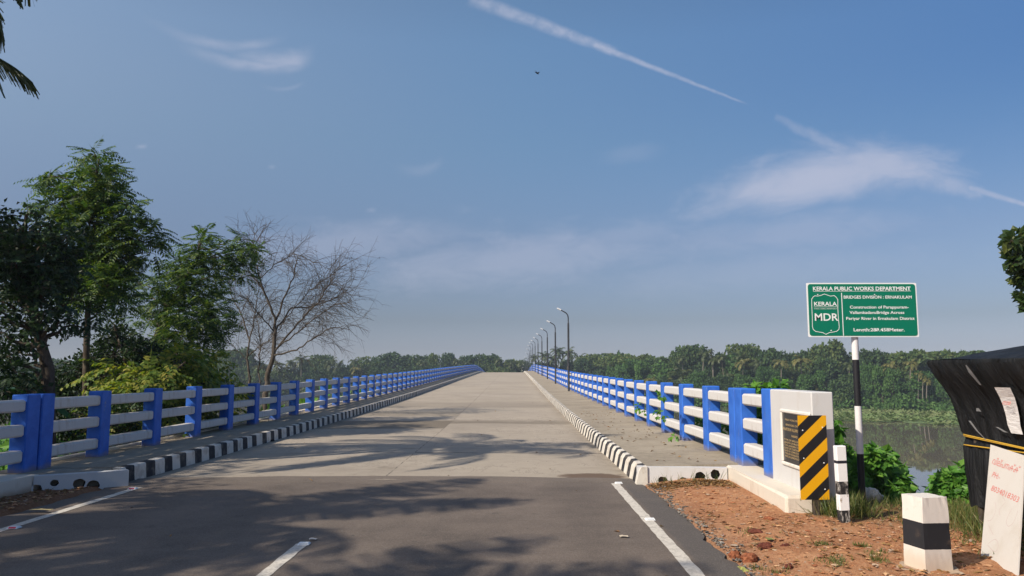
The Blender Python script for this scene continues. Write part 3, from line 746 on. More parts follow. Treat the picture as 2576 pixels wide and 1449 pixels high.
shield = [(513, 362), (560, 378), (605, 392), (655, 382), (685, 405), (710, 440), (712, 560), (722, 700), (738, 830), (735, 870), (705, 900), (650, 912), (600, 920), (548, 947), (500, 922), (450, 915), (395, 905), (362, 878), (350, 840), (345, 700), (335, 560), (330, 440), (350, 408), (375, 390), (420, 393), (465, 382)]
sq = stroke([st(p) for p in shield], .0065, True)
for a_, b_, wd in (((348, 326), (1770, 300), .004), ((762, 345), (802, 962), .009), ((366, 552), (703, 546), .004)):
    s2 = stroke([st(a_), st(b_)], wd); sq.add(s2.v[0], s2.f[0])
put("emblem_outline", sq.mesh("emblem_outline"), M_signw, po)

qs = Q()
for bx, bz in ((.13, .50), (.27, .075), (.80, .50), (.80, .075)): tube(qs, [(bx, -.004, bz), (bx, -.009, bz)], [.008, .005], 6)
put("bolt", qs.mesh("bolt"), M_lamp, po)

# ------------------------------------------------------------------ hazard board, delineator, bollard
def m_chevron():
    c = coords(); x, y, z = sep(c); f = ((.9 - z + .93 * x - .117) / .275).frac()
    n = noise(c, 6, 4, .6)
    return [mix(f.lt(.5), mix(n.step(.4, .7) * .2, (0.72, 0.36, 0.004), (.60, .28, .004)), (0.012, 0.012, 0.014)), None, None]
M_chev = mat("hazard_stripes", m_chevron, 0.4, 0.4)
hb = tag(empty("hazard_board", (3.27, 8.60, .02)), "yellow and black striped hazard board in front of the white parapet wall", "hazard board")
put("panel", plate("panel", [(0, 0), (.315, 0), (.315, .9), (0, .9)], 0, .004), M_chev, hb, (-.175, -.03, .245), (0, 0, R(2)))
put("post", box_me("post", ((0, .012, .45), (.065, .065, 1.1), .006)), M_bark, hb)
qs = Q()
for bx, bz in ((.05, .74), (.27, .77), (.05, .44), (.27, .39), (.27, .11)):
    tube(qs, [(bx, -.001, bz), (bx, -.006, bz)], [.008, .005], 6)
put("bolt", qs.mesh("bolt"), M_lamp, hb, (-.175, -.03, .245), (0, 0, R(2)))
def m_delin():
    c = coords(); x, y, z = sep(c); n = noise(scaled(c, (1, 1, .35)), 22.0, 5, .75)
    top = z.gt(.43); b1 = z.gt(.612) * z.lt(.642)
    blk = (1.0 - top) * (z.gt(.30) + z.lt(.14)).min(1.0)
    wht = mix((1.0 - top) * n.step(.52, .6) * .8, (0.76, 0.76, 0.76), (0.24, 0.17, 0.10))
    bl = mix(n.step(.5, .62) * .8, (0.02, 0.02, 0.022), (0.45, 0.43, 0.40))
    return [mix(b1.max(blk), wht, mix(b1, bl, (0.02, 0.02, 0.03))), n, None]
M_delin = mat("worn_marker_paint", m_delin, 0.6, 0.3, 0.2, 0.003)
tag(put("marker_post", box_me("marker_post", ((0, 0, .36), (.105, .075, .86), .006)), M_delin, None, (3.385, 8.17, .09), (R(1), R(-1.5), R(4))), "slim worn black and white marker post between the hazard board and the sign pole", "marker post")
def m_bollard():
    c = coords(); x, y, z = sep(c); n = noise(c, 5, 5, .65); n2 = noise(c, 26, 4, .7)
    k = (z + (n - .5) * .012 + x * .03); blk = k.gt(.165) * k.lt(.365)
    wht = mix((1.0 - (z + (n - .5) * .12).step(.02, .20)) * .55, mix(n2.step(.55, .75) * .3, (.66, .62, .57), (.45, .36, .27)), (0.50, 0.35, 0.22))
    bl = mix(n.step(.48, .72) * .6 * (1.0 - z.step(.2, .35)), (0.022, 0.022, 0.026), (0.22, 0.15, 0.10))
    return [mix(blk, wht, bl), n2 + n, None]
M_boll = mat("bollard_paint", m_bollard, 0.85, 0.2, 0.12, 0.003)
bm = bmesh.new(); bmesh.ops.create_cube(bm, size=1.0)
bmesh.ops.subdivide_edges(bm, edges=bm.edges[:], cuts=7, use_grid_fill=True)
for v in bm.verts:
    z = v.co.z + .5; t = 1.0 - .08 * z
    edge_ = (abs(v.co.x) > .49) + (abs(v.co.y) > .49) + (abs(v.co.z) > .49)
    v.co = Vector((v.co.x * .245 * t, v.co.y * .245 * t, z * .64 - .08))
    r_ = .0003 + .0011 * max(0, edge_ - 1)
    v.co += Vector((random.gauss(0, r_), random.gauss(0, r_), random.gauss(0, r_ * .8)))
bol = tag(empty("bollard", (3.27, 6.33, .1), R(12)), "squat black and white concrete bollard on the red shoulder", "bollard")
put("block", bmesh_me("block", bm), M_boll, bol)
bm = bmesh.new(); bmesh.ops.create_circle(bm, cap_ends=True, radius=.2, segments=22)
for v in bm.verts: v.co = Vector((v.co.x * random.uniform(.95, 1.25), v.co.y * random.uniform(.9, 1.2), .006))
r_ = bmesh.ops.extrude_face_region(bm, geom=bm.faces[:]); bmesh.ops.translate(bm, verts=[g for g in r_['geom'] if isinstance(g, bmesh.types.BMVert)], vec=(0, 0, -.06))
put("footing", bmesh_me("footing", bm), M_plinth, bol)

# ------------------------------------------------------------------ the tarpaulin stall and the leaning board
def m_tarp():
    c = coords(); n = noise(scaled(c, (1, 6, .7)), 1.6, 5, .6); n2 = noise(c, 30, 4, .7)
    w1 = noise(scaled(c, (2, 5, 1.1)), 2.2, 4, .6, 1.2)
    return [mix((n * .5 + w1 * .5).step(.4, .62), (0.007, 0.008, 0.009), (0.018, 0.019, 0.021)), n2 * .4 + n * 2 + w1 * 5, None]
M_tarp = mat("black_tarpaulin", m_tarp, 0.58, 0.22, 0.55, 0.02)
M_clear = mat("clear_tape", (0.24, 0.245, 0.25), 0.25, 0.5)
M_rope = mat("yellow_cord", (0.50, 0.30, 0.035), 0.7, 0.3)
M_paper = mat("white_paper", lambda: [mix(noise(scaled(coords(), (1, 1, 3)), 9, 4).step(.45, .7) * .35, (0.78, 0.77, 0.76), (0.52, 0.51, 0.52)), noise(scaled(coords(), (1, 1, 3)), 14, 4), None], 0.7, 0.3, 0.9, 0.01)
M_red = mat("red_marker_ink", (0.58, 0.16, 0.14), 0.7, 0.2)
M_faint = mat("faded_red_ink", (0.50, 0.40, 0.38), 0.7, 0.2)
stall = tag(empty("market_stall", (5.0, 6.6, .08)), "roadside stall shrouded in black tarpaulin and tied with yellow cord", "stall")
SY0, SY1 = -1.55, 1.18                       # stall runs along the road (local y)
# skirt: a profile in (x, z) pushed round the frame; x measured to the roadside face
PROF = [(-.862, 1.672), (-.868, 1.64), (-.80, 1.52), (-.715, 1.41), (-.645, 1.30), (-.59, 1.14), (-.55, .98), (-.53, .91), (-.545, .83), (-.55, .62), (-.54, .42), (-.535, .27)]
qs = Q(); ny_ = 90; rows = []
loop = []
for k in range(ny_ + 1):                     # road side face from near end to far end
    t = k / ny_; loop.append(('s', SY0 + (SY1 - SY0) * t))
for k in range(1, 31): loop.append(('e', k / 30))   # far end face going away from the road
Vv = []
for kind, t in loop:
    for r_, (x, z) in enumerate(PROF):
        d = r_ / (len(PROF) - 1); fold = .016 * math.sin(t * 11 + 2.4 * math.sin(t * 4.1) + d * 1.5) + .010 * math.sin(t * 29 + 3 * math.sin(t * 7.3) - d * 2) + .005 * math.sin(t * 67 + d * 9 + 4 * math.sin(t * 13))
        fold *= (.35 + 1.0 * min(1, d * 2.2)) * (0.35 if .96 > z > .86 else 1)
        sag = .015 * math.sin(t * 9) + .012 * math.sin(t * 31 + 1)
        if kind == 's': 
                Vv.append((x + fold, t + .02 * math.sin(d * 9 + t * 5) * (t < SY1 - .05), z + (sag if r_ == len(PROF) - 1 else 0)))
        else:
            Vv.append((x + (1.75 + 2 * (abs(x) - .9)) * t, SY1 + fold, z + (sag if r_ == len(PROF) - 1 else 0) + (.11 * t if r_ < 2 else 0)))
Vv = np.array(Vv); n0 = len(PROF); nl = len(loop)
ii, jj = np.meshgrid(np.arange(nl - 1), np.arange(n0 - 1)); a_ = (ii * n0 + jj).ravel()
qs.add(Vv, np.stack([a_, a_ + 1, a_ + n0 + 1, a_ + n0], 1))
# the roof sheet, rising away from the road
tx = np.linspace(0, 1, 26); ty = np.linspace(0, 1, 40); TX, TY = np.meshgrid(tx, ty)
RX = -.862 + 1.75 * TX; RY = SY0 + (SY1 - SY0) * TY
RZ_ = 1.667 + .19 * np.sin(np.minimum(1, TX * 1.25) * 1.5) * (1 - .25 * np.clip((TY - .82) / .18, 0, 1)) + .012 * np.sin(TX * 17 + TY * 9) + .016 * np.sin(TY * 16 + TX * 3) * TX
a_ = (np.arange(39)[:, None] * 26 + np.arange(25)[None]).ravel()
qs.add(np.stack([RX, RY, RZ_], -1).reshape(-1, 3), np.stack([a_, a_ + 1, a_ + 27, a_ + 26], 1))
put("tarpaulin", qs.mesh("tarpaulin", True), M_tarp, stall)
for lx, ly in ((-.52, 1.02), (-.50, -1.4), (.7, 1.0), (.7, -1.4)):
    put("leg", box_me("leg", ((lx, ly, .42), (.05, .05, 1.1), .005)), M_bark, stall)
put("brace", box_me("brace", ((-.47, .86, .16), (.03, .16, .42), .004)), M_bark, stall)
put("shelf", box_me("shelf", ((.1, -.2, .55), (1.2, 2.3, .03))), M_bark, stall)
def facex(y, z): return np.interp(-z, [-p[1] for p in PROF], [p[0] for p in PROF])
def cord(z0, z1, sag):
    qs = Q(); pts = []
    for k in range(41):
        t = k / 40; y = SY0 - .02 + (SY1 - SY0) * t; z = z0 + (z1 - z0) * t - sag * math.sin(math.pi * t)
        pts.append((facex(y, z) - .030, y, z))
    pts.append((facex(0, z1) + .02, SY1 + .02, z1)); pts.append((facex(0, z1) + .5, SY1 + .03, z1)); tube(qs, pts, .0065, 6); return qs.mesh("cord", True)
put("cord", cord(.86, .945, .02), M_rope, stall); put("cord", cord(.86, .932, .02), M_rope, stall); put("cord", cord(.89, .845, .0), M_rope, stall)
def patch(name, pts, m, off=.028, nseg=5):
    """flat strip on the roadside face; pts are (y, z) pairs left/right going down"""
    qs = Q(); v = []
    for (ya, yb, z) in pts:
        v += [(facex(ya, z) - off, ya, z), (facex(yb, z) - off, yb, z)]
    qs.add(v, [(2 * k, 2 * k + 1, 2 * k + 3, 2 * k + 2) for k in range(len(pts) - 1)]); return put(name, qs.mesh(name), m, stall)
patch("tape", [(.50, .48, 1.62), (.52, .46, 1.55), (.50, .47, 1.44)], M_clear, .036)
patch("tape", [(.78, .74, 1.22), (.80, .72, 1.19)], M_clear, .036)
patch("tape", [(.99, .95, 1.09), (.91, .88, 1.0), (.80, .79, .92)], M_clear, .036)
patch("tape", [(.58, .54, 1.06), (.48, .42, 1.02)], M_clear, .036)
pp = patch("notice", [(.29, .07, 1.425), (.315, .105, 1.34), (.335, .14, 1.26), (.35, .165, 1.18), (.375, .20, 1.09), (.36, .20, 1.02)], M_paper, .046)
WT = [lettering("റൂമ", .11, .045, .0), lettering("സാമ", .11, .04, .0)]
o = put("notice_writing", join_me("notice_writing", WT, [(0, 0, .09), (.015, 0, 0)]), M_red, pp)
o.rotation_euler = (R(-28), 0, R(-90)); o.location = (-.735, .27, 1.275)
# white board leaning on the stall
bl = tag(empty("leaning_board", (3.93, 6.75, .07)), "off white board with faded red handwriting leaning against the black stall", "board")
BL_, BR_, TL_, TR_ = (Vector(p) for p in ((0, 0, 0), (-.12, -.66, -.03), (.48, .55, .90), (.47, -.05, .90)))
M_board = mat("board_paint", lambda: [mix(noise(coords(), 2.5, 5, .65).step(.45, .75) * .6, (0.56, 0.53, 0.49), (0.46, 0.40, 0.33)), None, None], 0.6, 0.35)
TR_ = BR_ + (TL_ - BL_)
nrm = (BR_ - BL_).cross(TL_ - BL_).normalized(); nrm = -nrm if nrm.x > 0 else nrm
bm = bmesh.new(); f_ = [bm.verts.new(p) for p in (BL_, BR_, TR_, TL_)]; b_ = [bm.verts.new(p - nrm * .012) for p in (BL_, BR_, TR_, TL_)]
bm.faces.new(f_); bm.faces.new(b_)
for k in range(4): bm.faces.new((f_[k], f_[(k + 1) % 4], b_[(k + 1) % 4], b_[k]))
put("sheet", bmesh_me("sheet", bm), M_board, bl)
ux = (BR_ - BL_).normalized(); uz = (TL_ - BL_); uz = (uz - ux * uz.dot(ux)).normalized(); uyv = uz.cross(ux)
if uyv.dot(nrm) > 0: uyv = -uyv
MB_ = Matrix((ux, -nrm, uz)).transposed().to_4x4()
txt = [lettering("വില്പനക്ക്", .52, .058, 0.0), lettering("PH:-", .15, .05, 0.0), lettering("8034018303", .52, .050, 0.0)]
for a_, (sx_, sz_) in zip(txt, ((.06, .83), (.085, .715), (.085, .595))):
    o = put("writing", a_, M_red, bl); MBt = MB_.copy(); MBt.translation = BL_ + ux * sx_ + (TL_ - BL_) * sz_ - nrm * .0008; o.matrix_local = MBt
for L_ in ([(.05, .20), (.12, .16), (.13, .05), (.06, .03)], [(.05, .30), (.20, .25)], [(.22, .24), (.16, .16), (.22, .12)], [(.36, .22), (.34, .10), (.42, .06), (.48, .12), (.46, .22)], [(.10, 0), (.24, -.05)], [(.22, -.14), (.30, -.06), (.40, -.10), (.40, -.18), (.22, -.15)]):
    P_ = np.array(L_); k_ = len(P_); t_ = np.linspace(0, k_ - 1, (k_ - 1) * 8 + 1); P_ = np.stack([np.interp(t_, range(k_), P_[:, c]) for c in range(2)], 1)
    for _ in range(14): P_[1:-1] = (P_[:-2] + P_[1:-1] * 2 + P_[2:]) / 4
    o = put("scribble", stroke(P_, .0045).mesh("scribble"), M_faint, bl); MBt = MB_.copy(); MBt.translation = BL_ + (TL_ - BL_) * .30 - nrm * .0041; o.matrix_local = MBt

# ================================================================== VEGETATION
def clump_leaves(qs, C, r, n, kind, mi=0, flat=.75):
    """leaf sprays on and in a clump of foliage centred on C"""
    d = unit(rng.normal(size=(n, 3))); rad = r * rng.uniform(.25, 1.0, n) ** .6
    P = np.asarray(C) + d * rad[:, None] * [1, 1, flat]
    out = d * .8 + rng.normal(size=(n, 3)) * .5 + [0, 0, .12]
    if kind == 'feather': sprays(qs, P, out * [1, 1, .6], rng.uniform(.34, .58, n), 8, .15, .042, .32, mi)
    elif kind == 'pinnate': sprays(qs, P, out * [1, 1, .5], rng.uniform(.5, .8, n), 5, .20, .085, .45, mi, ang=.75)
    elif kind == 'broad': leaves(qs, P, out + [0, 0, -.5], rng.uniform(.10, .19, n), rng.uniform(.08, .14, n), None, mi, .12)
    elif kind == 'mixed':
        if rng.random() < .5: sprays(qs, P[:n * 2 // 3], out[:n * 2 // 3] * [1, 1, .6], rng.uniform(.22, .38, n * 2 // 3), 7, .12, .040, .32, mi)
        else: leaves(qs, np.repeat(P, 2, 0) + rng.normal(size=(n * 2, 3)) * .06, np.repeat(out, 2, 0) + rng.normal(size=(n * 2, 3)) * .3 + [0, 0, -.4], rng.uniform(.07, .13, n * 2), rng.uniform(.05, .10, n * 2), None, mi, .12)
    elif kind == 'small': leaves(qs, P, out + [0, 0, -.3], rng.uniform(.07, .13, n), rng.uniform(.04, .07, n), None, mi, .1)
def limb(qs, a, b, r0, r1, sag=.1, n=6, jit=.05, mi=1, sides=6):
    a = np.asarray(a, float); b = np.asarray(b, float); t = np.linspace(0, 1, n)[:, None]
    p = a + (b - a) * t + np.array([0, 0, 1.0]) * sag * np.sin(t * math.pi); L = np.linalg.norm(b - a)
    j = rng.normal(size=(n, 3)) * jit * L; j[0] = 0; j[-1] = 0; p = p + j * .6
    tube(qs, p, np.linspace(r0, r1, n), sides, mi)
def near_tree(name, label, cat, Y, trunk, clumps, kind, leaf_m, dens=9.0, depth=1.0, r0=.10, extra=None, wood=M_bark):
    """trunk: image points; clumps: (px, py, radius px[, depth offset]); built round its own depth"""
    base = at(*trunk[0], Y); base[2] = float(ground_z(base[0], Y)) - .1
    root = tag(empty(name, tuple(base)), label, cat)
    tp = [base] + [at(x, y, Y) for x, y in trunk[1:]]
    wq = Q(); tp = np.array(tp); k = len(tp)
    tt = np.linspace(0, k - 1, k * 5); sp = np.stack([np.interp(tt, range(k), tp[:, c]) for c in range(3)], 1)
    sp[:, :2] += .03 * np.stack([np.sin(tt * 4), np.cos(tt * 5)], 1)
    tube(wq, sp - base, np.linspace(r0, r0 * .25, len(sp)), 8, 0)
    fq = Q()
    for c in clumps:
        off_ = c[3] if len(c) > 3 else random.uniform(-depth, depth)
        Yc = Y + off_; ux_ = uw(c[0], c[1])[0]; rr_ = c[2] / F * Yc
        if -.6 < ux_ < -.2: Yc = max(Yc, (7.75 + rr_ * .8) / -ux_)
        C = at(c[0], c[1], Yc); r = c[2] / F * Yc
        src = sp[np.argmin(np.linalg.norm(sp - C, axis=1) + np.maximum(0, sp[:, 2] - C[2] + .3) * 3)]
        limb(wq, src - base, C - base, max(.012, r0 * .30), .008, .05 * np.linalg.norm(C - src), 7, .05, 0, 6)
        n = max(6, int(dens * (c[2] / 10.0) ** 2 * .55))
        clump_leaves(fq, C - base, r, n, kind)
        for _ in range(max(3, n // 14)):
            d = unit(rng.normal(size=3)) * r * .85
            limb(wq, C - base, C - base + d, .008, .003, 0, 4, .05, 0, 4)
    if extra: extra(fq, wq, base)
    put("trunk", wq.mesh("trunk", True), wood, root)
    put("crown", fq.mesh("crown"), leaf_m, root)
    return root
near_tree("feathery_tree", "tallest feathery leaved tree rising above the dark trees left of the bridge", "tree", 18.0,
    [(222, 1010), (220, 860), (222, 720), (238, 620), (246, 520), (244, 400)],
    [(240, 390, 24), (230, 422, 30), (262, 426, 32), (276, 466, 34), (222, 470, 32), (252, 500, 44), (300, 492, 32), (286, 545, 44), (226, 552, 40), (326, 512, 20), (318, 565, 28), (256, 598, 42), (302, 610, 30),
     (160, 462, 26), (125, 444, 22), (105, 466, 20), (188, 492, 28), (150, 515, 36), (178, 556, 36), (120, 540, 28), (282, 660, 34), (214, 655, 40), (292, 716, 34), (240, 722, 36), (192, 708, 34), (250, 660, 26),
     (270, 640, 44), (230, 690, 46), (310, 668, 36), (270, 720, 46), (210, 745, 40), (300, 760, 34), (195, 620, 40), (170, 590, 36), (380, 580, 26), (352, 604, 20), (404, 600, 24), (374, 636, 24), (342, 655, 20)],
    'feather', M_feather, 6.2, .9, .085)
near_tree("feathery_tree", "spreading feathery tree with yellowish sprigs right of the tallest tree", "tree", 22.5,
    [(395, 1000), (390, 860), (425, 760), (470, 700), (500, 640), (512, 590)],
    [(510, 590, 22), (500, 618, 28), (530, 636, 30), (495, 656, 28), (535, 676, 28), (618, 602, 24), (605, 630, 28), (640, 628, 20), (590, 664, 30), (630, 668, 20), (612, 700, 20), (575, 640, 18),
     (440, 660, 30), (470, 686, 32), (420, 686, 28), (450, 726, 40), (398, 712, 28), (500, 736, 40), (535, 758, 40), (480, 786, 46), (545, 798, 34), (430, 786, 40), (392, 762, 32), (520, 828, 40), (558, 832, 26), (460, 842, 44), (412, 838, 32),
     (505, 876, 34), (540, 716, 28), (360, 800, 22), (366, 850, 26), (390, 890, 36), (440, 900, 36), (336, 735, 22), (310, 690, 20)],
    'feather', M_feather, 7.2, 1.2, .095)
rg = [(random.uniform(-60, 170), random.uniform(575, 990)) for _ in range(85)]
near_tree("creeper_tree", "dark leafy tree hung with broad leaved creeper at the left edge", "tree", 13.7,
    [(128, 1010), (124, 930), (100, 860), (80, 760), (70, 640), (60, 540)],
    [(30, 540, 26), (72, 535, 24), (8, 555, 28), (55, 575, 34), (5, 595, 36), (100, 580, 32), (128, 560, 20)] + [(x, y, random.uniform(26, 46)) for x, y in rg[:70] if not (105 < x < 170 and y > 820) and not (60 < x and 880 < y < 960)] + [(150, 640, 40), (170, 700, 44), (160, 610, 36), (180, 760, 36), (215, 810, 34), (200, 640, 30)],
    'mixed', M_dark, 5.0, .9, .13)
near_tree("creeper_mound", "dark creeper smothered thicket below the feathery trees", "thicket", 19.5,
    [(330, 1000), (330, 930), (300, 870), (290, 815)],
    [(292, 822, 24), (275, 850, 38), (315, 850, 36), (350, 880, 42), (290, 890, 56), (240, 900, 44), (390, 900, 46), (340, 930, 60), (420, 930, 50), (200, 930, 50), (270, 950, 60), (150, 960, 50), (90, 975, 50), (30, 985, 50), (470, 950, 46), (380, 965, 55), (210, 985, 60), (120, 1000, 60), (520, 960, 34), (320, 1000, 60), (430, 1000, 60), (20, 1020, 60)],
    'small', M_dark, 46.0, .7, .08)
def sprigs(fq, wq, base):
    for (x, y) in [(255 + 27 * k, 1000 - abs(k % 5 - 2) * 4 - 5.5 * k) for k in range(12)]:
        C = at(x, y - 10, 16.8 + (x - 250) * .009) - base; b0 = C + rng.normal(size=3) * .2 - [0, 0, .5]
        limb(wq, b0, C, .012, .005, .05, 5, .03, 0, 5)
near_tree("yellow_green_shrub", "sunlit yellow green shrub with drooping leaves behind the left railing", "shrub", 17.6,
    [(400, 1060), (400, 1000), (420, 950), (470, 910)],
    [(465, 890, 18, .6), (450, 905, 26, .3), (430, 925, 32), (480, 915, 28, .6), (520, 915, 28, .9), (550, 912, 16, 1.2), (400, 945, 34), (450, 950, 38), (500, 945, 34, .6), (540, 945, 26, 1.0), (360, 960, 34, -.2), (330, 985, 34, -.5), (300, 940, 30, .4), (260, 950, 28, .4), (385, 985, 40), (440, 985, 42), (500, 980, 38), (350, 1010, 40, -.3), (420, 1020, 45), (480, 1030, 40), (540, 990, 30, 1.2), (285, 1000, 32, -.8), (590, 990, 26, 1.8), (560, 1030, 30, 1.2), (380, 1050, 40, -.4), (300, 1060, 36, -1.0)],
    'pinnate', M_lime, 5.0, .3, .05, sprigs)
near_tree("leafy_bush", "leafy bush seen through the rails under the yellow green shrub", "bush", 16.2,
    [(300, 1130), (300, 1060)], [(x, y, 40) for x in range(130, 560, 48) for y in (1040, 1085, 1120)], 'small', M_dark, 26.0, .6, .03)

# leafless trees
def bare_tree(label, Y, trunk, limbs, r0, n_tw, spread, seed):
    rs = np.random.default_rng(seed)
    base = at(*trunk[0], Y); base[2] = float(ground_z(base[0], Y)) - .1
    root = tag(empty("bare_tree", tuple(base)), label, "tree"); tq, cq = Q(), Q()
    paths = []
    def poly(pts, d0, d1):
        P = np.array([at(x, y, Y + d0 + (d1 - d0) * k / max(1, len(pts) - 1)) for k, (x, y) in enumerate(pts)]); k = len(P)
        tt = np.linspace(0, k - 1, (k - 1) * 5 + 1); S = np.stack([np.interp(tt, range(k), P[:, c]) for c in range(3)], 1)
        S[1:-1] += rs.normal(size=(len(S) - 2, 3)) * .022; return S
    T = poly(trunk, 0, 0); T[0] = base; tube(tq, T - base, np.linspace(r0, r0 * .45, len(T)), 8, 0); 
    for pts, rr in limbs:
        S = poly(pts, 0, rs.uniform(-1.5, 1.5)); tube(cq, S - base, np.linspace(rr, .010, len(S)), 6, 0); paths.append((S, rr))
    # side shoots, long and arching, then finer twigs
    lv = paths
    for gen, (cnt, Lm, rr) in enumerate(((n_tw, 1.45, .0085), (n_tw * 4, .8, .0052), (n_tw * 7, .5, .0038))):
        new = []
        wts = np.array([len(S) * np.linalg.norm(S[-1] - S[0]) for S, _ in lv]) + 1e-6; wts /= wts.sum()
        for _ in range(cnt):
            S, r_ = lv[rs.choice(len(lv), p=wts)]; k = int(rs.uniform(.18, .98) * (len(S) - 1)); p = S[k]; d = unit(S[min(k + 1, len(S) - 1)] - S[max(0, k - 1)])
            side = unit(np.cross(d, rs.normal(size=3))); dr = unit(d * .75 + side * .75 + [0.12, 0, .10]); L = Lm * rs.uniform(.5, 1.25); n = 7; q_ = [p]
            bend = rs.normal(size=3) * .10 + [0, 0, -.09]
            for i in range(n - 1): dr = unit(dr + bend); q_.append(q_[-1] + dr * L / (n - 1))
            q_ = np.array(q_); tube(cq, q_ - base, np.linspace(min(rr, r_ * .6 + .001), rr * .45, n), 4, 0); new.append((q_, rr))
        lv = new if gen else new + paths[:]
    # a few seed pods
    pk = [lv[i][0][-1] for i in rs.choice(len(lv), 40)]
    leaves(cq, np.array(pk) - base, np.tile([0, 0, -1.0], (40, 1)) + rs.normal(size=(40, 3)) * .2, .10, .022)
    put("trunk", tq.mesh("trunk", True), M_bare, root); put("branches", cq.mesh("branches", True), M_bare, root); return root
bare_tree("large bare leafless tree with fine twigs spreading right above the left railing", 28, [(668, 1000), (672, 955), (690, 880), (693, 840), (692, 812)],
    [([(692, 812), (672, 750), (650, 690), (640, 640), (637, 605)], .05), ([(694, 805), (715, 750), (735, 700), (745, 665), (752, 648)], .04), ([(695, 830), (735, 775), (790, 770), (840, 752), (875, 728)], .035),
     ([(690, 885), (750, 812), (800, 760), (828, 715), (842, 695)], .042), ([(693, 878), (750, 835), (790, 800), (835, 772), (885, 756)], .028), ([(688, 895), (745, 880), (790, 850), (840, 822), (880, 830)], .034),
     ([(690, 835), (650, 790), (622, 745)], .026), ([(668, 740), (632, 690), (606, 640)], .024), ([(655, 700), (700, 660), (740, 640), (800, 660)], .02), ([(640, 640), (655, 618), (680, 605)], .012),
     ([(700, 830), (720, 800), (770, 740), (820, 700), (870, 665)], .022)], .105, 190, 1, 5)
bare_tree("slimmer bare tree with two thin trunks left of the large leafless one", 30, [(632, 1000), (628, 955), (622, 900), (628, 855)],
    [([(628, 855), (612, 800), (585, 750), (575, 700)], .034), ([(628, 860), (640, 800), (648, 740), (655, 690)], .03), ([(624, 895), (655, 870), (690, 850), (700, 835)], .026), ([(655, 985), (652, 920), (655, 860), (645, 800), (618, 740)], .034),
     ([(622, 905), (585, 868), (550, 850)], .016), ([(640, 800), (675, 760), (710, 745)], .018)], .06, 90, 1, 9)
# banana leaves behind the doubled post
qs = Q()
for (x0, y0, x1, y1, yy) in ((175, 1040, -20, 985, 14.2), (20, 1080, 160, 1000, 14.8), (-20, 1060, -60, 960, 14.0)):
    A = at(x0, y0, yy); B = at(x1, y1, yy + .3); n = 14
    t = np.linspace(0, 1, n)[:, None]; C_ = A + (B - A) * t + [0, 0, .25] * np.sin(t * math.pi); T_ = unit(np.gradient(C_, axis=0)); S_ = unit(np.cross(T_, [.2, .3, 1.0])); wd = (.23 * np.sin(np.clip(t * .93 + .06, 0, 1) * math.pi) ** .5)
    up_ = np.cross(S_, T_) * -.09
    for s in (-1, 1):
        v = np.stack([C_, C_ + S_ * wd * s + up_ * s * 0 + [0, 0, -.10]], 1).reshape(-1, 3); qs.add(v, [(2 * k, 2 * k + 1, 2 * k + 3, 2 * k + 2) for k in range(n - 1)])
tag(put("banana_leaves", qs.mesh("banana_leaves", True), M_banana), "broad banana leaves behind the doubled post of the left railing", "banana plant")
bpy.data.objects["banana_leaves"].name = "banana_plant"

# coconut palms
def palm_crown(nf, L, lets, droop, seed, lw=.035, hang=.5, fruit=True):
    rs = np.random.default_rng(seed); q_ = Q()
    for k in range(nf):
        az = k * 2.399 + rs.uniform(-.2, .2); e0 = rs.uniform(-.25, 1.15) if k % 3 else rs.uniform(.5, 1.3); n = 12; Lk = L * rs.uniform(.82, 1.08)
        frond(q_, np.zeros(3), np.array([math.cos(az) * math.cos(e0), math.sin(az) * math.cos(e0), math.sin(e0)]), Lk, lets, droop * rs.uniform(.8, 1.3), rs, lw, hang)
    if fruit:
        for k in range(7):
            a = rs.uniform(0, 6.28); c = np.array([math.cos(a) * .28, math.sin(a) * .28, -.35 + rs.uniform(-.15, .1)]); lathe(q_, [(.02, .14), (.11, .05), (.12, -.05), (.03, -.14)], c, 6, 0)
    return q_
def frond(q_, p, d, L, lets, droop, rs, lw=.035, hang=.5, lfac=.20):
    n = 14; pts = [np.array(p, float)]; d = unit(d)
    for i in range(n - 1):
        d = unit(d + np.array([0, 0, -droop * 2.2 / n * (.4 + 1.3 * i / n)])); pts.append(pts[-1] + d * L / (n - 1))
    pts = np.array(pts); tube(q_, pts, np.linspace(.03, .008, n) * (L / 4), 4, 0)
    tt = np.linspace(1.2, n - 1.01, lets); C_ = np.stack([np.interp(tt, range(n), pts[:, c]) for c in range(3)], 1); T_ = unit(np.stack([np.interp(tt, range(n), np.gradient(pts, axis=0)[:, c]) for c in range(3)], 1))
    S_ = unit(np.cross(T_, [0, 0, 1.0])); ln = L * lfac * np.sin(np.clip((tt / n) * .85 + .15, 0, 1) * math.pi) ** .6 + .08
    for s in (-1, 1):
        leaves(q_, C_, T_ * .7 + S_ * s * (1.0 - hang * .35) + np.array([0, 0, -hang]) + rs.normal(size=(lets, 3)) * .08, ln * rs.uniform(.85, 1.1, lets), lw, np.cross(S_, T_) + rs.normal(size=(lets, 3)) * .4, 0, 0, 'strip')
def palm_trunk(h, lean, r=.14):
    q_ = Q(); t = np.linspace(0, 1, 10)[:, None]; p = np.concatenate([lean[0] * t ** 1.6, lean[1] * t ** 1.6, -h + h * t], 1) - np.array([lean[0], lean[1], 0]); tube(q_, p, np.linspace(r * 1.3, r * .75, 10), 8, 0); return q_
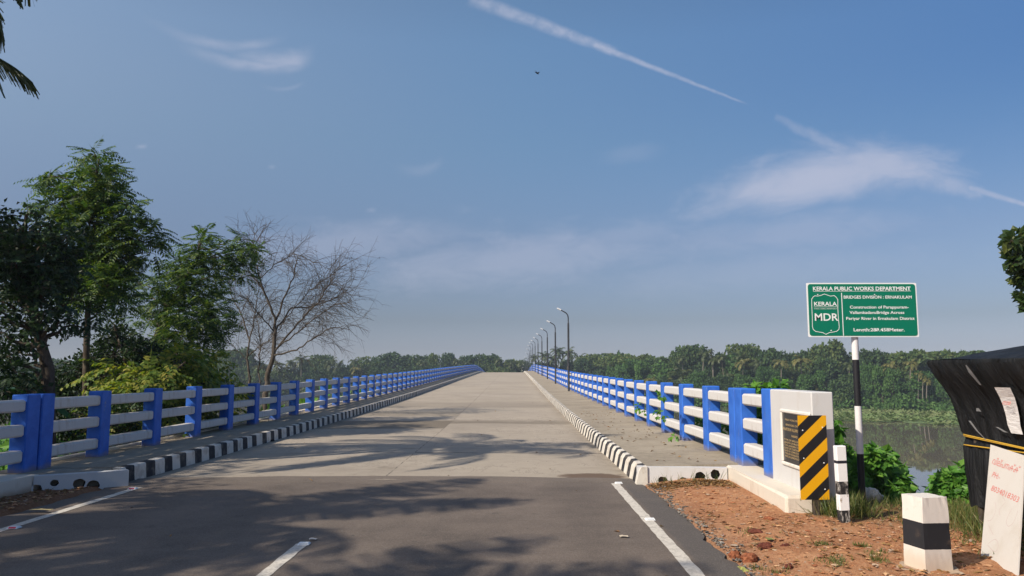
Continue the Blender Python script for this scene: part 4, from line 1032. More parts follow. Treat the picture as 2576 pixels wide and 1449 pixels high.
def near_palm(label, base, h, lean, seed, L, extra=None, nf=20):
    gz_ = float(ground_z(*base)) - .1; top = np.array([base[0] + lean[0], base[1] + lean[1], gz_ + h])
    root = tag(empty("coconut_palm", (base[0], base[1], gz_)), label, "palm tree")
    o = put("trunk", palm_trunk(h, lean).mesh("trunk", True), M_trunk, root, tuple(top - np.array([base[0], base[1], gz_])))
    cq = palm_crown(nf, L, 50, .9, seed, .06, .7)
    if extra: extra(cq, top)
    o = put("crown", cq.mesh("crown"), M_palm, root, tuple(top - np.array([base[0], base[1], gz_])))
    return root
def visible_fronds(cq, top):
    rs = np.random.default_rng(3)
    for pts in ([(-260, 60, 10.7), (-120, 80, 10.9), (0, 150, 11.0), (40, 172, 11.05), (82, 208, 11.1)], [(-260, 20, 10.4), (-60, -60, 10.6), (-8, 10, 10.8), (4, 90, 10.9)], [(-200, -120, 11.2), (-60, -130, 11.3), (10, -80, 11.4), (48, -12, 11.4)]):
        P = np.array([at(*p) for p in pts]) - top; P = np.concatenate([[np.zeros(3)], P]); k = len(P); tt = np.linspace(0, k - 1, 16); P = np.stack([np.interp(tt, range(k), P[:, c]) for c in range(3)], 1)
        for _ in range(2): P[1:-1] = (P[:-2] + P[1:-1] * 2 + P[2:]) / 4
        tube(cq, P, np.linspace(.035, .007, 16), 4, 0); n = 95; tt = np.linspace(2, 14.99, n); C_ = np.stack([np.interp(tt, range(16), P[:, c]) for c in range(3)], 1); G = np.gradient(P, axis=0); T_ = unit(np.stack([np.interp(tt, range(16), G[:, c]) for c in range(3)], 1)); S_ = unit(np.cross(T_, [0, 0, 1.0]))
        ln = .40 * np.sin(np.clip(tt / 16 * .8 + .12, 0, 1) * math.pi) ** .5
        for s in (-1, 1): leaves(cq, C_, T_ * .75 + S_ * s * .22 + np.array([0, 0, -.95 if s < 0 else -.45]) + rs.normal(size=(n, 3)) * .07, ln * rs.uniform(.8, 1.1, n), .020, None, 0, 0, 'strip')
near_palm("coconut palm whose drooping fronds hang into the upper left corner", (-11.2, 10.2), 9.6, (.8, .4), 11, 3.7, visible_fronds)
near_palm("coconut palm beside the road left of the camera, shading the asphalt", (-12.0, 2.9), 8.4, (.6, .3), 12, 3.5, None, 26)
near_palm("leaning coconut palm left of the camera, nearest to it", (-11.3, -.8), 8.2, (.6, .2), 13, 3.7, None, 26)
# big shade trees beyond the left edge of the view
def shade_tree(label, x, y, h, r, seed, n=26):
    rs = np.random.default_rng(seed); gz_ = float(ground_z(x, y)) - .1; root = tag(empty("shade_tree", (x, y, gz_)), label, "tree"); wq, fq = Q(), Q()
    tube(wq, [(0, 0, 0), (.1, 0, h * .3), (-.1, .1, h * .6), (0, 0, h * .85)], [.3, .24, .16, .06], 8, 0)
    for k in range(n):
        d = unit(rs.normal(size=3)); C_ = np.array([0, 0, h * .72]) + d * r * rs.uniform(.3, .85) * [1, 1, .75]; limb(wq, (0, 0, h * rs.uniform(.35, .7)), C_, .07, .02, .2, 6, .04, 0)
        clump_leaves(fq, C_, r * .38, 330, 'broad')
    put("trunk", wq.mesh("trunk", True), M_bark, root); fm = fq; put("crown", fq.mesh("crown"), M_dark, root)
    root.scale = (1, 1, 1); return root
shade_tree("large shade tree beyond the left edge of the view, beside the railing", -14.8, 6.2, 10.5, 3.4, 21, 30)
shade_tree("second large shade tree farther left behind the creeper tree", -19.0, 5.0, 11.5, 3.8, 22, 30)
# right edge tree, creepers and vines
near_tree("broadleaf_tree", "glossy leaved branch reaching in from the right edge above the stall", "tree", 12.0,
    [(2700, 1300), (2690, 1000), (2680, 800), (2670, 620)],
    [(2560, 598, 26), (2545, 605, 16), (2590, 615, 32), (2560, 640, 26), (2590, 660, 36), (2550, 660, 18), (2600, 700, 36), (2572, 690, 22), (2582, 735, 22), (2610, 760, 34), (2590, 740, 16), (2640, 640, 50), (2660, 700, 55), (2680, 600, 50)],
    'broad', leafmat("glossy_leaf", [(0.025, 0.05, 0.015), (0.04, 0.075, 0.02), (0.10, 0.12, 0.03)], .25, .35, .4), 22.0, .5, .08)
def vine(name, label, Y, pts, dens=20, size=(.09, .17), m=M_vine, droopy=False, box_=None, depth=.5, stems=True):
    fq = Q(); C0 = at(*pts[0][:2], Y); C0[2] = float(ground_z(C0[0], Y))
    for c in pts:
        yy = Y + (c[3] if len(c) > 3 else random.uniform(-depth, depth)); C_ = at(c[0], c[1], yy); r = c[2] / F * yy; n = max(5, int(dens * (c[2] / 10.0) ** 2 * .5))
        d = unit(rng.normal(size=(n, 3)) + [0, -.35, .25]); P = C_ + d * r * (rng.uniform(.3, 1, n) ** .5)[:, None]
        if box_: P[:, 0] = np.maximum(P[:, 0], box_ + rng.uniform(0, .15, n))
        leaves(fq, P - C0, d * .5 + rng.normal(size=(n, 3)) * .5 + [0, -.2, -.55], rng.uniform(*size, n), rng.uniform(size[0] * .8, size[1] * .8, n), d + [0, -.4, .5], 0, .12)
        for _ in range(max(2, n // 12) if stems else 0):
            a = C_ - C0 + rng.normal(size=3) * r * .5; tube(fq, [a, a + [0, 0, -.2] + rng.normal(size=3) * .1, a + [0, 0, -.5] + rng.normal(size=3) * .15], [.004, .004, .003], 4, 0)
    o = put(name, fq.mesh(name), m, None, tuple(C0)); return tag(o, label, "creeper")
vine("creeper_mound", "bright green heart leaved creeper mound behind the sign pole", 10.6,
    [(2230, 1195, 40), (2200, 1160, 34), (2250, 1230, 40), (2180, 1150, 26), (2230, 1150, 18), (2270, 1265, 34), (2220, 1250, 44), (2190, 1210, 44), (2150, 1180, 30), (2115, 1140, 22), (2110, 1190, 26), (2100, 1090, 16), (2098, 1130, 20), (2140, 1230, 40), (2110, 1240, 30), (2300, 1275, 28), (2175, 1260, 36), (2330, 1290, 22), (2095, 1060, 10), (2260, 1290, 34), (2100, 1160, 22)], 34, (.10, .17))
vine("creeper_mound", "bright green creeper mound between the bollard and the black stall", 10.4,
    [(2395, 1205, 26), (2380, 1225, 34), (2410, 1235, 34), (2360, 1255, 32), (2400, 1265, 38), (2340, 1275, 24), (2430, 1210, 30), (2440, 1260, 36), (2375, 1290, 34), (2420, 1190, 18), (2470, 1240, 40), (2490, 1200, 30), (2310, 1290, 20)], 36, (.08, .15))
vine("railing_creeper", "green creeper climbing behind the nearest posts of the right railing", 13.2,
    [(1860, 985, 18, -1.4), (1895, 980, 20, -2.0), (1820, 990, 20, -.6), (1795, 1010, 26, .2), (1830, 1040, 26, -.8), (1880, 1030, 24, -1.8), (1900, 1090, 26, -2.0), (1835, 1100, 24, -.9), (1780, 1060, 26, .6), (1720, 1040, 24, 2.0), (1735, 1080, 22, 1.6), (1690, 1060, 20, 3.0), (1660, 1030, 16, 4.0), (1910, 1000, 14, -2.4), (1905, 1140, 24, -2.2), (1840, 1140, 20, -1.0), (1790, 1110, 20, .2), (1800, 976, 12, -.6), (1870, 965, 8, -1.6)], 24, (.09, .17), box_=3.75, stems=False)
for lab, pts in (("leafy creeper sprig poking out over the middle rails, farthest along the right railing", [(1605, 1025, 10, 3.9), (1616, 1036, 8, 3.7)]),
                 ("leafy creeper sprig drooping over the top of a middle rail, right railing", [(1655, 985, 8, 2.2), (1665, 1000, 9, 2.1)]),
                 ("leafy creeper sprig lying on the bottom rail, right railing", [(1655, 1042, 11, 2.2), (1670, 1049, 8, 2.0)]),
                 ("small creeper sprig at the foot of the right railing posts", [(1690, 1095, 8, 1.4), (1702, 1098, 7, 1.3)])):
    vine("creeper_sprig", lab, 13.0, [(a_, b_, c_ * .75, d_) for a_, b_, c_, d_ in pts], 44, (.07, .11), stems=False)
# grass tufts round the posts, on the shoulder edge and by the pipe openings
gq = Q()
def tuft(x, y, n, h, sp=.08):
    P = np.stack([rng.normal(x, sp, n), rng.normal(y, sp, n), np.zeros(n)], 1); P[:, 2] = ground_z(P[:, 0], P[:, 1]) - .01
    leaves(gq, P, rng.normal(size=(n, 3)) * [.38, .38, 0] + [0, 0, 1], rng.uniform(.4, 1, n) * h, rng.uniform(.006, .011, n), None, 0, 0, 'leaf')
    m_ = n // 3; P2 = P[:m_]; leaves(gq, P2, rng.normal(size=(m_, 3)) * [.9, .9, 0] + [0, 0, .6], rng.uniform(.5, 1, m_) * h * 1.2, .006, None, 0, 0, 'leaf')
for _ in range(60): tuft(random.uniform(3.35, 3.75), random.uniform(8.35, 9.2), 20, .30, .06)
for _ in range(75): tuft(random.uniform(3.4, 5.4), random.uniform(8.3, 9.35), 12, .10 if random.random() < .75 else .2)
for _ in range(30): tuft(random.uniform(3.9, 5.2), random.uniform(8.9, 9.5), 10, .13)
for _ in range(40): tuft(random.uniform(4.3, 4.8), random.uniform(7.0, 8.4), 18, .32, .08)
for _ in range(30): tuft(random.uniform(3.85, 4.5), random.uniform(6.5, 8.3), 10, .10, .07)
for x, y in ((2.96, 6.6), (3.05, 6.75), (2.55, 6.55), (3.1, 7.1), (2.3, 7.8), (2.75, 7.2), (2.62, 6.5), (2.05, 6.6)):
    for _ in range(4): tuft(x + random.gauss(0, .05), y + random.gauss(0, .05), 12, .07, .03)
for x in np.arange(1.95, 3.0, .07): tuft(x + random.gauss(0, .03), 11.42 - (x - 1.8) * .12 + random.gauss(0, .04), 4, random.uniform(.08, .26), .02)
tag(put("grass", gq.mesh("grass"), M_grass), "rough green grass at the shoulder edge and round the post feet", "grass", kind="stuff")

# low green cover on the left bank, seen through the rails
cq = Q()
n = 5200; P = np.stack([rng.uniform(-24, -7.6, n), rng.uniform(12, 56, n), np.zeros(n)], 1); P[:, 2] = ground_z(P[:, 0], P[:, 1]) + rng.uniform(0, .5, n)
leaves(cq, P, rng.normal(size=(n, 3)) * [.8, .8, .2] + [0, 0, .6], rng.uniform(.2, .5, n), rng.uniform(.10, .22, n), None, 0, .1)
n = 5200; P = np.stack([rng.uniform(-60, -6, n), rng.uniform(30, 70, n), np.zeros(n)], 1); P[:, 2] = np.maximum(ground_z(P[:, 0], P[:, 1]), WATER) + rng.uniform(0, .9, n)
leaves(cq, P, rng.normal(size=(n, 3)) * [.8, .8, .2] + [0, 0, .6], rng.uniform(.4, .9, n), rng.uniform(.2, .4, n), None, 0, .1)
tag(put("ground_cover", cq.mesh("ground_cover"), M_vine), "green weeds covering the river bank left of the bridge", "weeds", kind="stuff")
cq = Q(); n = 3500; P = np.stack([rng.uniform(3.4, 14, n), rng.uniform(9.6, 20, n), np.zeros(n)], 1); P[:, 2] = ground_z(P[:, 0], P[:, 1]) + rng.uniform(0, .12, n)
leaves(cq, P, rng.normal(size=(n, 3)) * [.8, .8, .2] + [0, -.2, .4], rng.uniform(.10, .2, n), rng.uniform(.08, .16, n), None, 0, .1)
tag(put("ground_cover", cq.mesh("ground_cover_bank"), M_vine), "creeping green plants on the steep bank below the sign", "weeds", kind="stuff")

# ------------------------------------------------------------------ the far bank
def crown_proto(seed, lobes, n, kind='round', tall=1.0, leaf=(.045, .085), wd=.85):
    """unit crown: about 1 wide and 1 high, standing on z = 0"""
    rs = np.random.default_rng(seed); q_ = Q()
    for _ in range(lobes):
        if kind == 'round': c = np.array([rs.uniform(-.30, .30), rs.uniform(-.30, .30), rs.uniform(.30, .82)]); c[:2] *= 1.2 - abs(c[2] - .45); r = rs.uniform(.13, .24)
        elif kind == 'flat': c = np.array([rs.uniform(-.42, .42), rs.uniform(-.42, .42), rs.uniform(.72, .92)]); r = rs.uniform(.10, .18)
        elif kind == 'curtain': h_ = rs.uniform(.05, .9); c = np.array([rs.uniform(-.32, .32) * (1.15 - h_ * .6), rs.uniform(-.2, .2), h_]); r = rs.uniform(.10, .19)
        else: h_ = rs.uniform(.15, .88); c = np.array([rs.uniform(-.2, .2), rs.uniform(-.2, .2), h_]); r = rs.uniform(.12, .2)
        m_ = n // lobes; d = unit(rs.normal(size=(m_, 3)) + [0, 0, .25]); P = c + d * r * (rs.uniform(.45, 1.05, m_) ** .5)[:, None] * [1, 1, .8 if kind != 'flat' else .4]
        leaves(q_, P, d * .6 + rs.normal(size=(m_, 3)) * .6 + [0, 0, -.25], rs.uniform(*leaf, m_), rs.uniform(leaf[0], leaf[1], m_) * wd, d + rs.normal(size=(m_, 3)) * .6, 0, .15)
    me = q_.mesh("crown_" + kind); return me
PROTO = {'round': [crown_proto(s, 26, 3400) for s in (1, 2, 3, 4)], 'flat': [crown_proto(s, 24, 2400, 'flat') for s in (5, 6)], 'curtain': [crown_proto(s, 30, 3000, 'curtain') for s in (7, 8, 9)], 'narrow': [crown_proto(s, 16, 2000, 'narrow') for s in (10, 11)]}
for k, v in PROTO.items():
    for me in v: me.materials.append(M_farvine if k == 'curtain' else M_far)
def trunk_proto(seed):
    rs = np.random.default_rng(seed); q_ = Q(); tube(q_, [(0, 0, -.05), (.02, 0, .2), (-.01, .01, .45), (0, 0, .8)], [.035, .028, .02, .006], 6, 0)
    for _ in range(6):
        z = rs.uniform(.25, .5); a = rs.uniform(0, 6.28); tube(q_, [(0, 0, z), (math.cos(a) * .15, math.sin(a) * .15, z + .14), (math.cos(a) * .3, math.sin(a) * .3, z + .32)], [.016, .011, .004], 5, 0)
    me = q_.mesh("far_trunk", True); me.materials.append(M_bark); return me
TR = [trunk_proto(s) for s in (1, 2)]
PC = []
for s in (31, 32, 33):
    q_ = palm_crown(17, 1.0, 20, 1.0, s, .035, .6, False); me = q_.mesh("palm_crown"); me.materials.append(M_palm); PC.append(me)
PCY = []
for s in (34, 35):
    q_ = palm_crown(15, 1.0, 20, .95, s, .035, .5, False); me = q_.mesh("palm_crown_yellow"); me.materials.append(M_palmy); PCY.append(me)
M_ptrunk = mat("weathered_palm_trunk", m_bark((0.075, 0.066, 0.052), (0.16, 0.145, 0.12)), 0.9, 0.1, 0.4, 0.02)
PT = palm_trunk(1.0, (.05, .0), .013).mesh("far_palm_trunk", True); PT.materials.append(M_ptrunk)
far_list = []                                # (px, kind, object) for labels
ri = random.Random(4)
def far_tree(px, top, wpx, kind, back=8.0, depth=None, base_h=None):
    uu = uw(px, 935)[0]; Yd = (bank_at(uu) if depth is None else depth) + back; p = at(px, top, Yd)
    gz_ = float(ground_z(p[0], Yd)); h = p[2] - gz_; wd = wpx / F * Yd
    root = empty("broadleaf_tree" if kind != 'curtain' else "vine_draped_tree", (p[0], Yd, gz_), ri.uniform(-3, 3) if kind != 'curtain' else ri.uniform(-.5, .5))
    cr = bpy.data.objects.new("crown", ri.choice(PROTO[kind])); COL.objects.link(cr); cr.parent = root; cr.scale = (wd, wd, h)
    tr = bpy.data.objects.new("trunk", ri.choice(TR)); COL.objects.link(tr); tr.parent = root; tr.scale = (h * .8, h * .8, h * .98)
    far_list.append((px, kind, root)); return root
def far_palm(px, top, rpx, yellow=False, back=4.0, depth=None, base=None):
    uu = uw(px, 935)[0]; Yd = (bank_at(uu) if depth is None else depth) + back; r = rpx / F * Yd; p = at(px, top, Yd); zc = p[2] - r * .55
    gz_ = float(ground_z(p[0], Yd)); h = zc - gz_
    root = empty("coconut_palm", (p[0], Yd, gz_), ri.uniform(-3, 3))
    cr = bpy.data.objects.new("crown", ri.choice(PCY if yellow else PC)); COL.objects.link(cr); cr.parent = root; cr.location = (0, 0, h); cr.scale = (r, r, r)
    tr = bpy.data.objects.new("trunk", PT); COL.objects.link(tr); tr.parent = root; tr.location = (0, 0, h); tr.scale = (h * .8 + 3, h * .8 + 3, h)
    far_list.append((px, 'yellow palm' if yellow else 'palm', root)); return root
# skyline of the right bank: back row
for px, top, w_, kd in ((1478, 893, 80, 'round'), (1530, 888, 100, 'flat'), (1560, 880, 34, 'narrow'), (1600, 892, 110, 'flat'), (1650, 894, 90, 'round'), (1690, 884, 90, 'round'), (1740, 866, 120, 'round'), (1712, 868, 70, 'round'), (1800, 884, 90, 'round'), (1872, 862, 110, 'round'), (1830, 895, 80, 'round'), (1930, 872, 110, 'round'), (1975, 876, 90, 'round'), (2020, 880, 90, 'round'), (2078, 850, 100, 'round'), (2125, 872, 70, 'round'), (2172, 870, 80, 'round'), (2210, 882, 90, 'round'), (2265, 880, 110, 'round'), (2320, 880, 130, 'flat'), (2345, 884, 120, 'round'), (2420, 882, 140, 'flat'), (2450, 888, 120, 'round'), (2540, 884, 150, 'round'), (2640, 880, 150, 'round'), (1440, 900, 70, 'round'), (1380, 905, 70, 'round'), (2750, 880, 160, 'round')):
    far_tree(px, top, w_, kd, ri.uniform(12, 18))
# middle and front rows down to the water's edge
for px in range(1470, 2760, 54):
    far_tree(px + ri.uniform(-18, 18), 914 + ri.uniform(-24, 26), ri.uniform(60, 115), ri.choice(['round', 'round', 'curtain']), ri.uniform(6, 11))
for px in range(1680, 2760, 58):
    far_tree(px + ri.uniform(-18, 18), 952 + ri.uniform(-22, 16), ri.uniform(60, 90), ri.choice(['round', 'curtain', 'curtain']), ri.uniform(1, 4))
for px, top, w_ in ((1570, 912, 70), (1595, 908, 80), (1620, 912, 70), (1545, 915, 60), (1920, 925, 60), (2030, 945, 75), (2215, 925, 55), (2245, 930, 60), (2110, 960, 60), (1760, 935, 60), (2180, 915, 50)): far_tree(px, top, w_, 'curtain', 2.0)
for px, top, r_, yl in ((1404, 872, 26, 0), (1370, 884, 24, 0), (1428, 876, 28, 0), (1458, 888, 26, 0), (1392, 890, 24, 0), (1345, 890, 18, 0), (1788, 876, 13, 0), (1795, 892, 22, 0), (1815, 889, 22, 0), (1862, 884, 30, 0), (1868, 898, 26, 1), (1770, 880, 24, 0), (1705, 940, 34, 0), (1682, 948, 28, 1), (1965, 900, 26, 1), (2013, 890, 32, 1), (2240, 905, 26, 1), (1715, 893, 20, 0), (1718, 925, 46, 0), (1640, 940, 30, 1), (1835, 930, 30, 0), (1905, 905, 26, 0), (2135, 905, 26, 0), (2290, 900, 24, 1), (1980, 930, 30, 0), (2298, 940, 14, 1), (2045, 952, 24, 1), (2385, 930, 22, 0)):
    far_palm(px, top, r_, bool(yl), 3.0 if yl else 8.0)
# left of the bridge
for px, top, w_, kd in ((560, 876, 110, 'round'), (600, 870, 100, 'round'), (540, 898, 90, 'round'), (650, 905, 70, 'round'), (812, 890, 74, 'round'), (775, 902, 60, 'round'), (870, 915, 60, 'round'), (915, 896, 70, 'round'), (940, 905, 80, 'round'), (1000, 882, 110, 'round'), (1045, 888, 90, 'round'), (968, 892, 70, 'round'), (1092, 886, 54, 'round'), (1128, 886, 48, 'round'), (1180, 892, 70, 'round'), (1232, 886, 84, 'round'), (1290, 902, 70, 'round'), (1205, 903, 60, 'round'), (1325, 905, 56, 'round'), (500, 900, 100, 'round'), (420, 895, 120, 'round'), (330, 900, 120, 'round'), (230, 895, 120, 'round'), (130, 900, 120, 'round'), (30, 895, 120, 'round'), (-60, 900, 120, 'round')):
    far_tree(px, top, w_, kd, ri.uniform(8, 16))
for px in range(480, 1340, 40): far_tree(px + ri.uniform(-12, 12), 922 + ri.uniform(-9, 9), ri.uniform(56, 86), ri.choice(['round', 'round', 'narrow']), ri.uniform(0, 6))
for px, top, r_, yl in ((758, 893, 26, 0), (700, 905, 26, 0), (735, 902, 24, 0), (832, 900, 24, 0), (852, 906, 22, 0), (715, 922, 28, 0), (890, 900, 18, 0), (900, 915, 22, 1), (1150, 900, 16, 0), (1255, 898, 18, 0), (1285, 905, 18, 0), (1312, 904, 18, 0), (1065, 902, 20, 0), (1175, 906, 16, 0), (655, 915, 24, 0)):
    far_palm(px, top, r_, bool(yl), 3.0)
# slim pale areca trunks on the right bank
for px, top in ((2311, 940), (2322, 952), (2332, 958)):
    uu = uw(px, 935)[0]; Yd = bank_at(uu) + .5; p = at(px, top, Yd); gz_ = float(ground_z(p[0], Yd)); root = empty("areca_palm", (p[0], Yd, gz_)); h = p[2] - gz_
    o = put("trunk", PT, M_trunk, root, (0, 0, h)); o.scale = (9, 9, h); o = put("crown", PCY[0], M_palmy, root, (0, 0, h)); o.scale = (1.2, 1.2, 1.2); far_list.append((px, 'areca', root))
names = {'round': ("leafy tree", "tree"), 'flat': ("flat topped spreading tree", "tree"), 'narrow': ("narrow upright tree", "tree"), 'curtain': ("creeper draped tree", "tree"), 'palm': ("green coconut palm", "palm tree"), 'yellow palm': ("yellowing coconut palm", "palm tree"), 'areca': ("slim pale trunked areca palm", "palm tree")}
for side in (0, 1):
    for kd, (nm, ct) in names.items():
        L_ = sorted([f for f in far_list if f[1] == kd and (f[0] > 1335) == bool(side)], key=lambda f: f[0])
        for k, (px, _, o) in enumerate(L_):
            where = "right" if side else "left"
            lab = "%s on the far bank %s of the bridge" % (nm, where) if len(L_) == 1 else "%s, %s of its kind from left, far bank %s of bridge" % (nm, ordinal(k), where)
            tag(o, lab, ct, "trees on the far bank")
# undergrowth along the far bank and the floating weed before it
def bank_strip(name, label, cat, u0, u1, n, hmax, size, m, deep):
    q_ = Q(); U_ = rng.uniform(u0, u1, n); Yb = np.array([bank_at(x) for x in np.linspace(u0, u1, 120)]); Yv = np.interp(U_, np.linspace(u0, u1, 120), Yb) + rng.uniform(-2.5, deep, n); Xv = U_ * Yv
    lump = .5 + .5 * np.sin(Xv * .55 + 2 * np.sin(Xv * .17)); P = np.stack([Xv, Yv, np.maximum(ground_z(Xv, Yv), WATER) + rng.uniform(0, 1, n) * hmax * (.35 + .65 * lump)], 1)
    leaves(q_, P, rng.normal(size=(n, 3)) + [0, -.4, 0], rng.uniform(*size, n), rng.uniform(*size, n) * .7, rng.normal(size=(n, 3)) + [0, -1, .6], 0, .15)
    tag(put(name, q_.mesh(name), m), label, cat, kind="stuff")
bank_strip("undergrowth", "dense green undergrowth along the far bank right of the bridge", "undergrowth", .10, .80, 12000, 3.6, (.5, 1.1), M_farvine, 9)
bank_strip("undergrowth", "dense dark undergrowth along the far bank left of the bridge", "undergrowth", -.9, .10, 7000, 3.4, (.8, 1.6), M_far, 9)
n = 26000; q_ = Q(); U_ = rng.uniform(.36, .85, n); Yb = np.interp(U_, np.linspace(.3, .9, 160), [bank_at(x) for x in np.linspace(.3, .9, 160)])
fr_ = 125 + 3 * np.sin(U_ * 31) + 2 * np.sin(U_ * 77 + 1) - (U_ - .5) * 20
Yv = fr_ + (Yb + 2 - fr_) * rng.uniform(0, 1, n) ** .85; Xv = U_ * Yv
keep = (np.sin(Xv * .35 + Yv * .2) + np.sin(Yv * .5 - Xv * .12) + rng.normal(0, .6, n) + (Yv - fr_) * .13) > -.5
Xv, Yv = Xv[keep], Yv[keep]; n = len(Xv); P = np.stack([Xv, Yv, WATER + rng.uniform(.0, .22, n)], 1)
mu = np.linspace(.33, .88, 90); mt = np.linspace(0, 1, 26); mb = np.array([bank_at(x) for x in mu]); mf = 125 + 3 * np.sin(mu * 31) + 2 * np.sin(mu * 77 + 1) - (mu - .5) * 20 + np.random.default_rng(2).normal(0, 1.2, 90)
MY = mf[:, None] + (mb + 4 - mf)[:, None] * mt[None]; MX = mu[:, None] * MY; MZ = WATER + .03 + .10 * np.sin(MX * .7 + np.sin(MY)) ** 2 * mt[None] + .5 * mt[None] ** 6
a_ = (np.arange(89)[:, None] * 26 + np.arange(25)[None]).ravel(); q_.add(np.stack([MX, MY, MZ], -1).reshape(-1, 3), np.stack([a_, a_ + 1, a_ + 27, a_ + 26], 1), 1)
P[:, 2] += .1
leaves(q_, P, rng.normal(size=(n, 3)) * [1, 1, .25] + [0, 0, .2], rng.uniform(.35, .9, n), rng.uniform(.3, .7, n), np.tile([0, 0, 1.0], (n, 1)) + rng.normal(size=(n, 3)) * .2, 0, .05)
M_mat = mat("weed_mat", lambda: ramp(noise(coords(), .35, 6, .65) * .6 + noise(coords(), 2.5, 4, .6) * .4, [(.35, (.07, .11, .045)), (.5, (.12, .175, .070)), (.65, (.19, .21, .095))]), .9, .1)
tag(put("water_weeds", q_.mesh("water_weeds"), [M_weed, M_mat]), "flat mat of floating green weed on the river before the far bank", "water weeds", kind="stuff")

# ------------------------------------------------------------------ stones, leaves and small things
def stone_q(q_, P, S, mi):
    base = np.array([(1, 0, 0), (0, 1, 0), (-1, 0, 0), (0, -1, 0), (.1, .1, 1), (0, 0, -.7), (.7, .7, .5), (-.7, .7, .45), (-.7, -.7, .5), (.7, -.7, .45)], float)
    F_ = [(4, 6, 1, 7), (4, 7, 2, 8), (4, 8, 3, 9), (4, 9, 0, 6), (5, 0, 9, 3), (5, 3, 8, 2), (5, 2, 7, 1), (5, 1, 6, 0)]
    n = len(P); v = base[None] * (1 + rng.normal(0, .16, (n, 10, 3))) * S[:, None, :]; a = rng.uniform(0, 6.28, n); c, s = np.cos(a)[:, None], np.sin(a)[:, None]
    v = np.stack([v[..., 0] * c - v[..., 1] * s, v[..., 0] * s + v[..., 1] * c, v[..., 2]], -1) + P[:, None]
    q_.add(v.reshape(-1, 3), (np.array(F_)[None] + (np.arange(n) * 10)[:, None, None]).reshape(-1, 4), mi)
M_stone = leafmat("laterite_stone", [(0.22, 0.08, 0.04), (0.40, 0.19, 0.09), (0.52, 0.31, 0.16), (0.36, 0.28, 0.21), (0.27, 0.12, 0.07), (0.46, 0.26, 0.14)], 0, .95, .1)
M_grit = leafmat("grey_grit", [(0.06, 0.055, 0.05), (0.15, 0.135, 0.115), (0.28, 0.26, 0.23)], 0, .9, .2)
q_ = Q(); n = 21000; Yv = 3.6 + 7.9 * rng.uniform(0, 1, n) ** 1.3; Xv = 1.93 + rng.uniform(0, 1, n) ** .8 * 4.2; ok = ~((Xv > 2.95) & (Yv > 8.6)) & (Yv < 11.35) & (Yv < 9.3 + (Xv < 3) * 3)
Xv, Yv = Xv[ok], Yv[ok]; n = len(Xv); s_ = np.exp(rng.normal(math.log(.0065), .6, n)).clip(.0025, .030); P = np.stack([Xv, Yv, ground_z(Xv, Yv) + s_ * .2], 1)
stone_q(q_, P, np.stack([s_ * rng.uniform(.8, 1.5, n), s_, s_ * rng.uniform(.3, .6, n)], 1), 0)
n = 800; Yv = rng.uniform(3.6, 11.4, n); Xv = 1.90 + np.abs(rng.normal(0, .09, n)); s_ = np.exp(rng.normal(math.log(.009), .45, n)).clip(.004, .026); P = np.stack([Xv, Yv, ground_z(np.maximum(Xv, 1.96), Yv) + s_ * .3], 1)
stone_q(q_, P, np.stack([s_ * 1.2, s_, s_ * .7], 1), 1)
n = 900; Yv = rng.uniform(7, 11.1, n); Xv = -5.86 - np.abs(rng.normal(0, .35, n)); s_ = np.exp(rng.normal(math.log(.009), .5, n)).clip(.004, .03); P = np.stack([Xv, Yv, ground_z(Xv, Yv) + s_ * .3], 1); stone_q(q_, P, np.stack([s_ * 1.3, s_, s_ * .6], 1), 0)
tag(put("gravel", q_.mesh("gravel"), [M_stone, M_grit]), "loose laterite gravel and grey grit on the shoulders", "gravel", kind="stuff")
q_ = Q(); n = 760
Xv = rng.uniform(1.95, 3.0, n); Yv = 11.36 - (Xv - 1.8) * .12 - np.abs(rng.normal(0, .28, n)); Z_ = ground_z(Xv, Yv) + .012
n2 = 130; X2 = rng.uniform(2.1, 3.2, n2); Y2 = rng.uniform(11.9, 26, n2); Z2 = np.array([zr(y) for y in Y2]) + .29 + .0 * X2
n3 = 260; X3 = rng.uniform(-7.2, -5.9, n3); Y3 = rng.uniform(8.6, 11.0, n3); Z3 = ground_z(X3, Y3) + .012; ok = X3 < -5.9
n4 = 900; X4 = rng.uniform(2.0, 5, n4); Y4 = rng.uniform(4, 9.2, n4); Z4 = ground_z(X4, Y4) + .012
n5 = 40; X5 = rng.uniform(-5, 1.6, n5); Y5 = rng.uniform(6, 40, n5); Z5 = np.array([zr(y) for y in Y5]) + .012
P = np.stack([np.concatenate(c) for c in ((Xv, X2, X3, X4, X5), (Yv, Y2, Y3, Y4, Y5), (Z_, Z2, Z3, Z4, Z5))], 1); n = len(P)
leaves(q_, P, rng.normal(size=(n, 3)) * [1, 1, .15], rng.uniform(.03, .10, n), rng.uniform(.015, .04, n), np.tile([0, 0, 1.0], (n, 1)) + rng.normal(size=(n, 3)) * .25, 0, .25)
tag(put("leaf_litter", q_.mesh("leaf_litter"), M_deadleaf), "dry fallen leaves on the shoulder, walkway and road", "fallen leaves", kind="stuff")
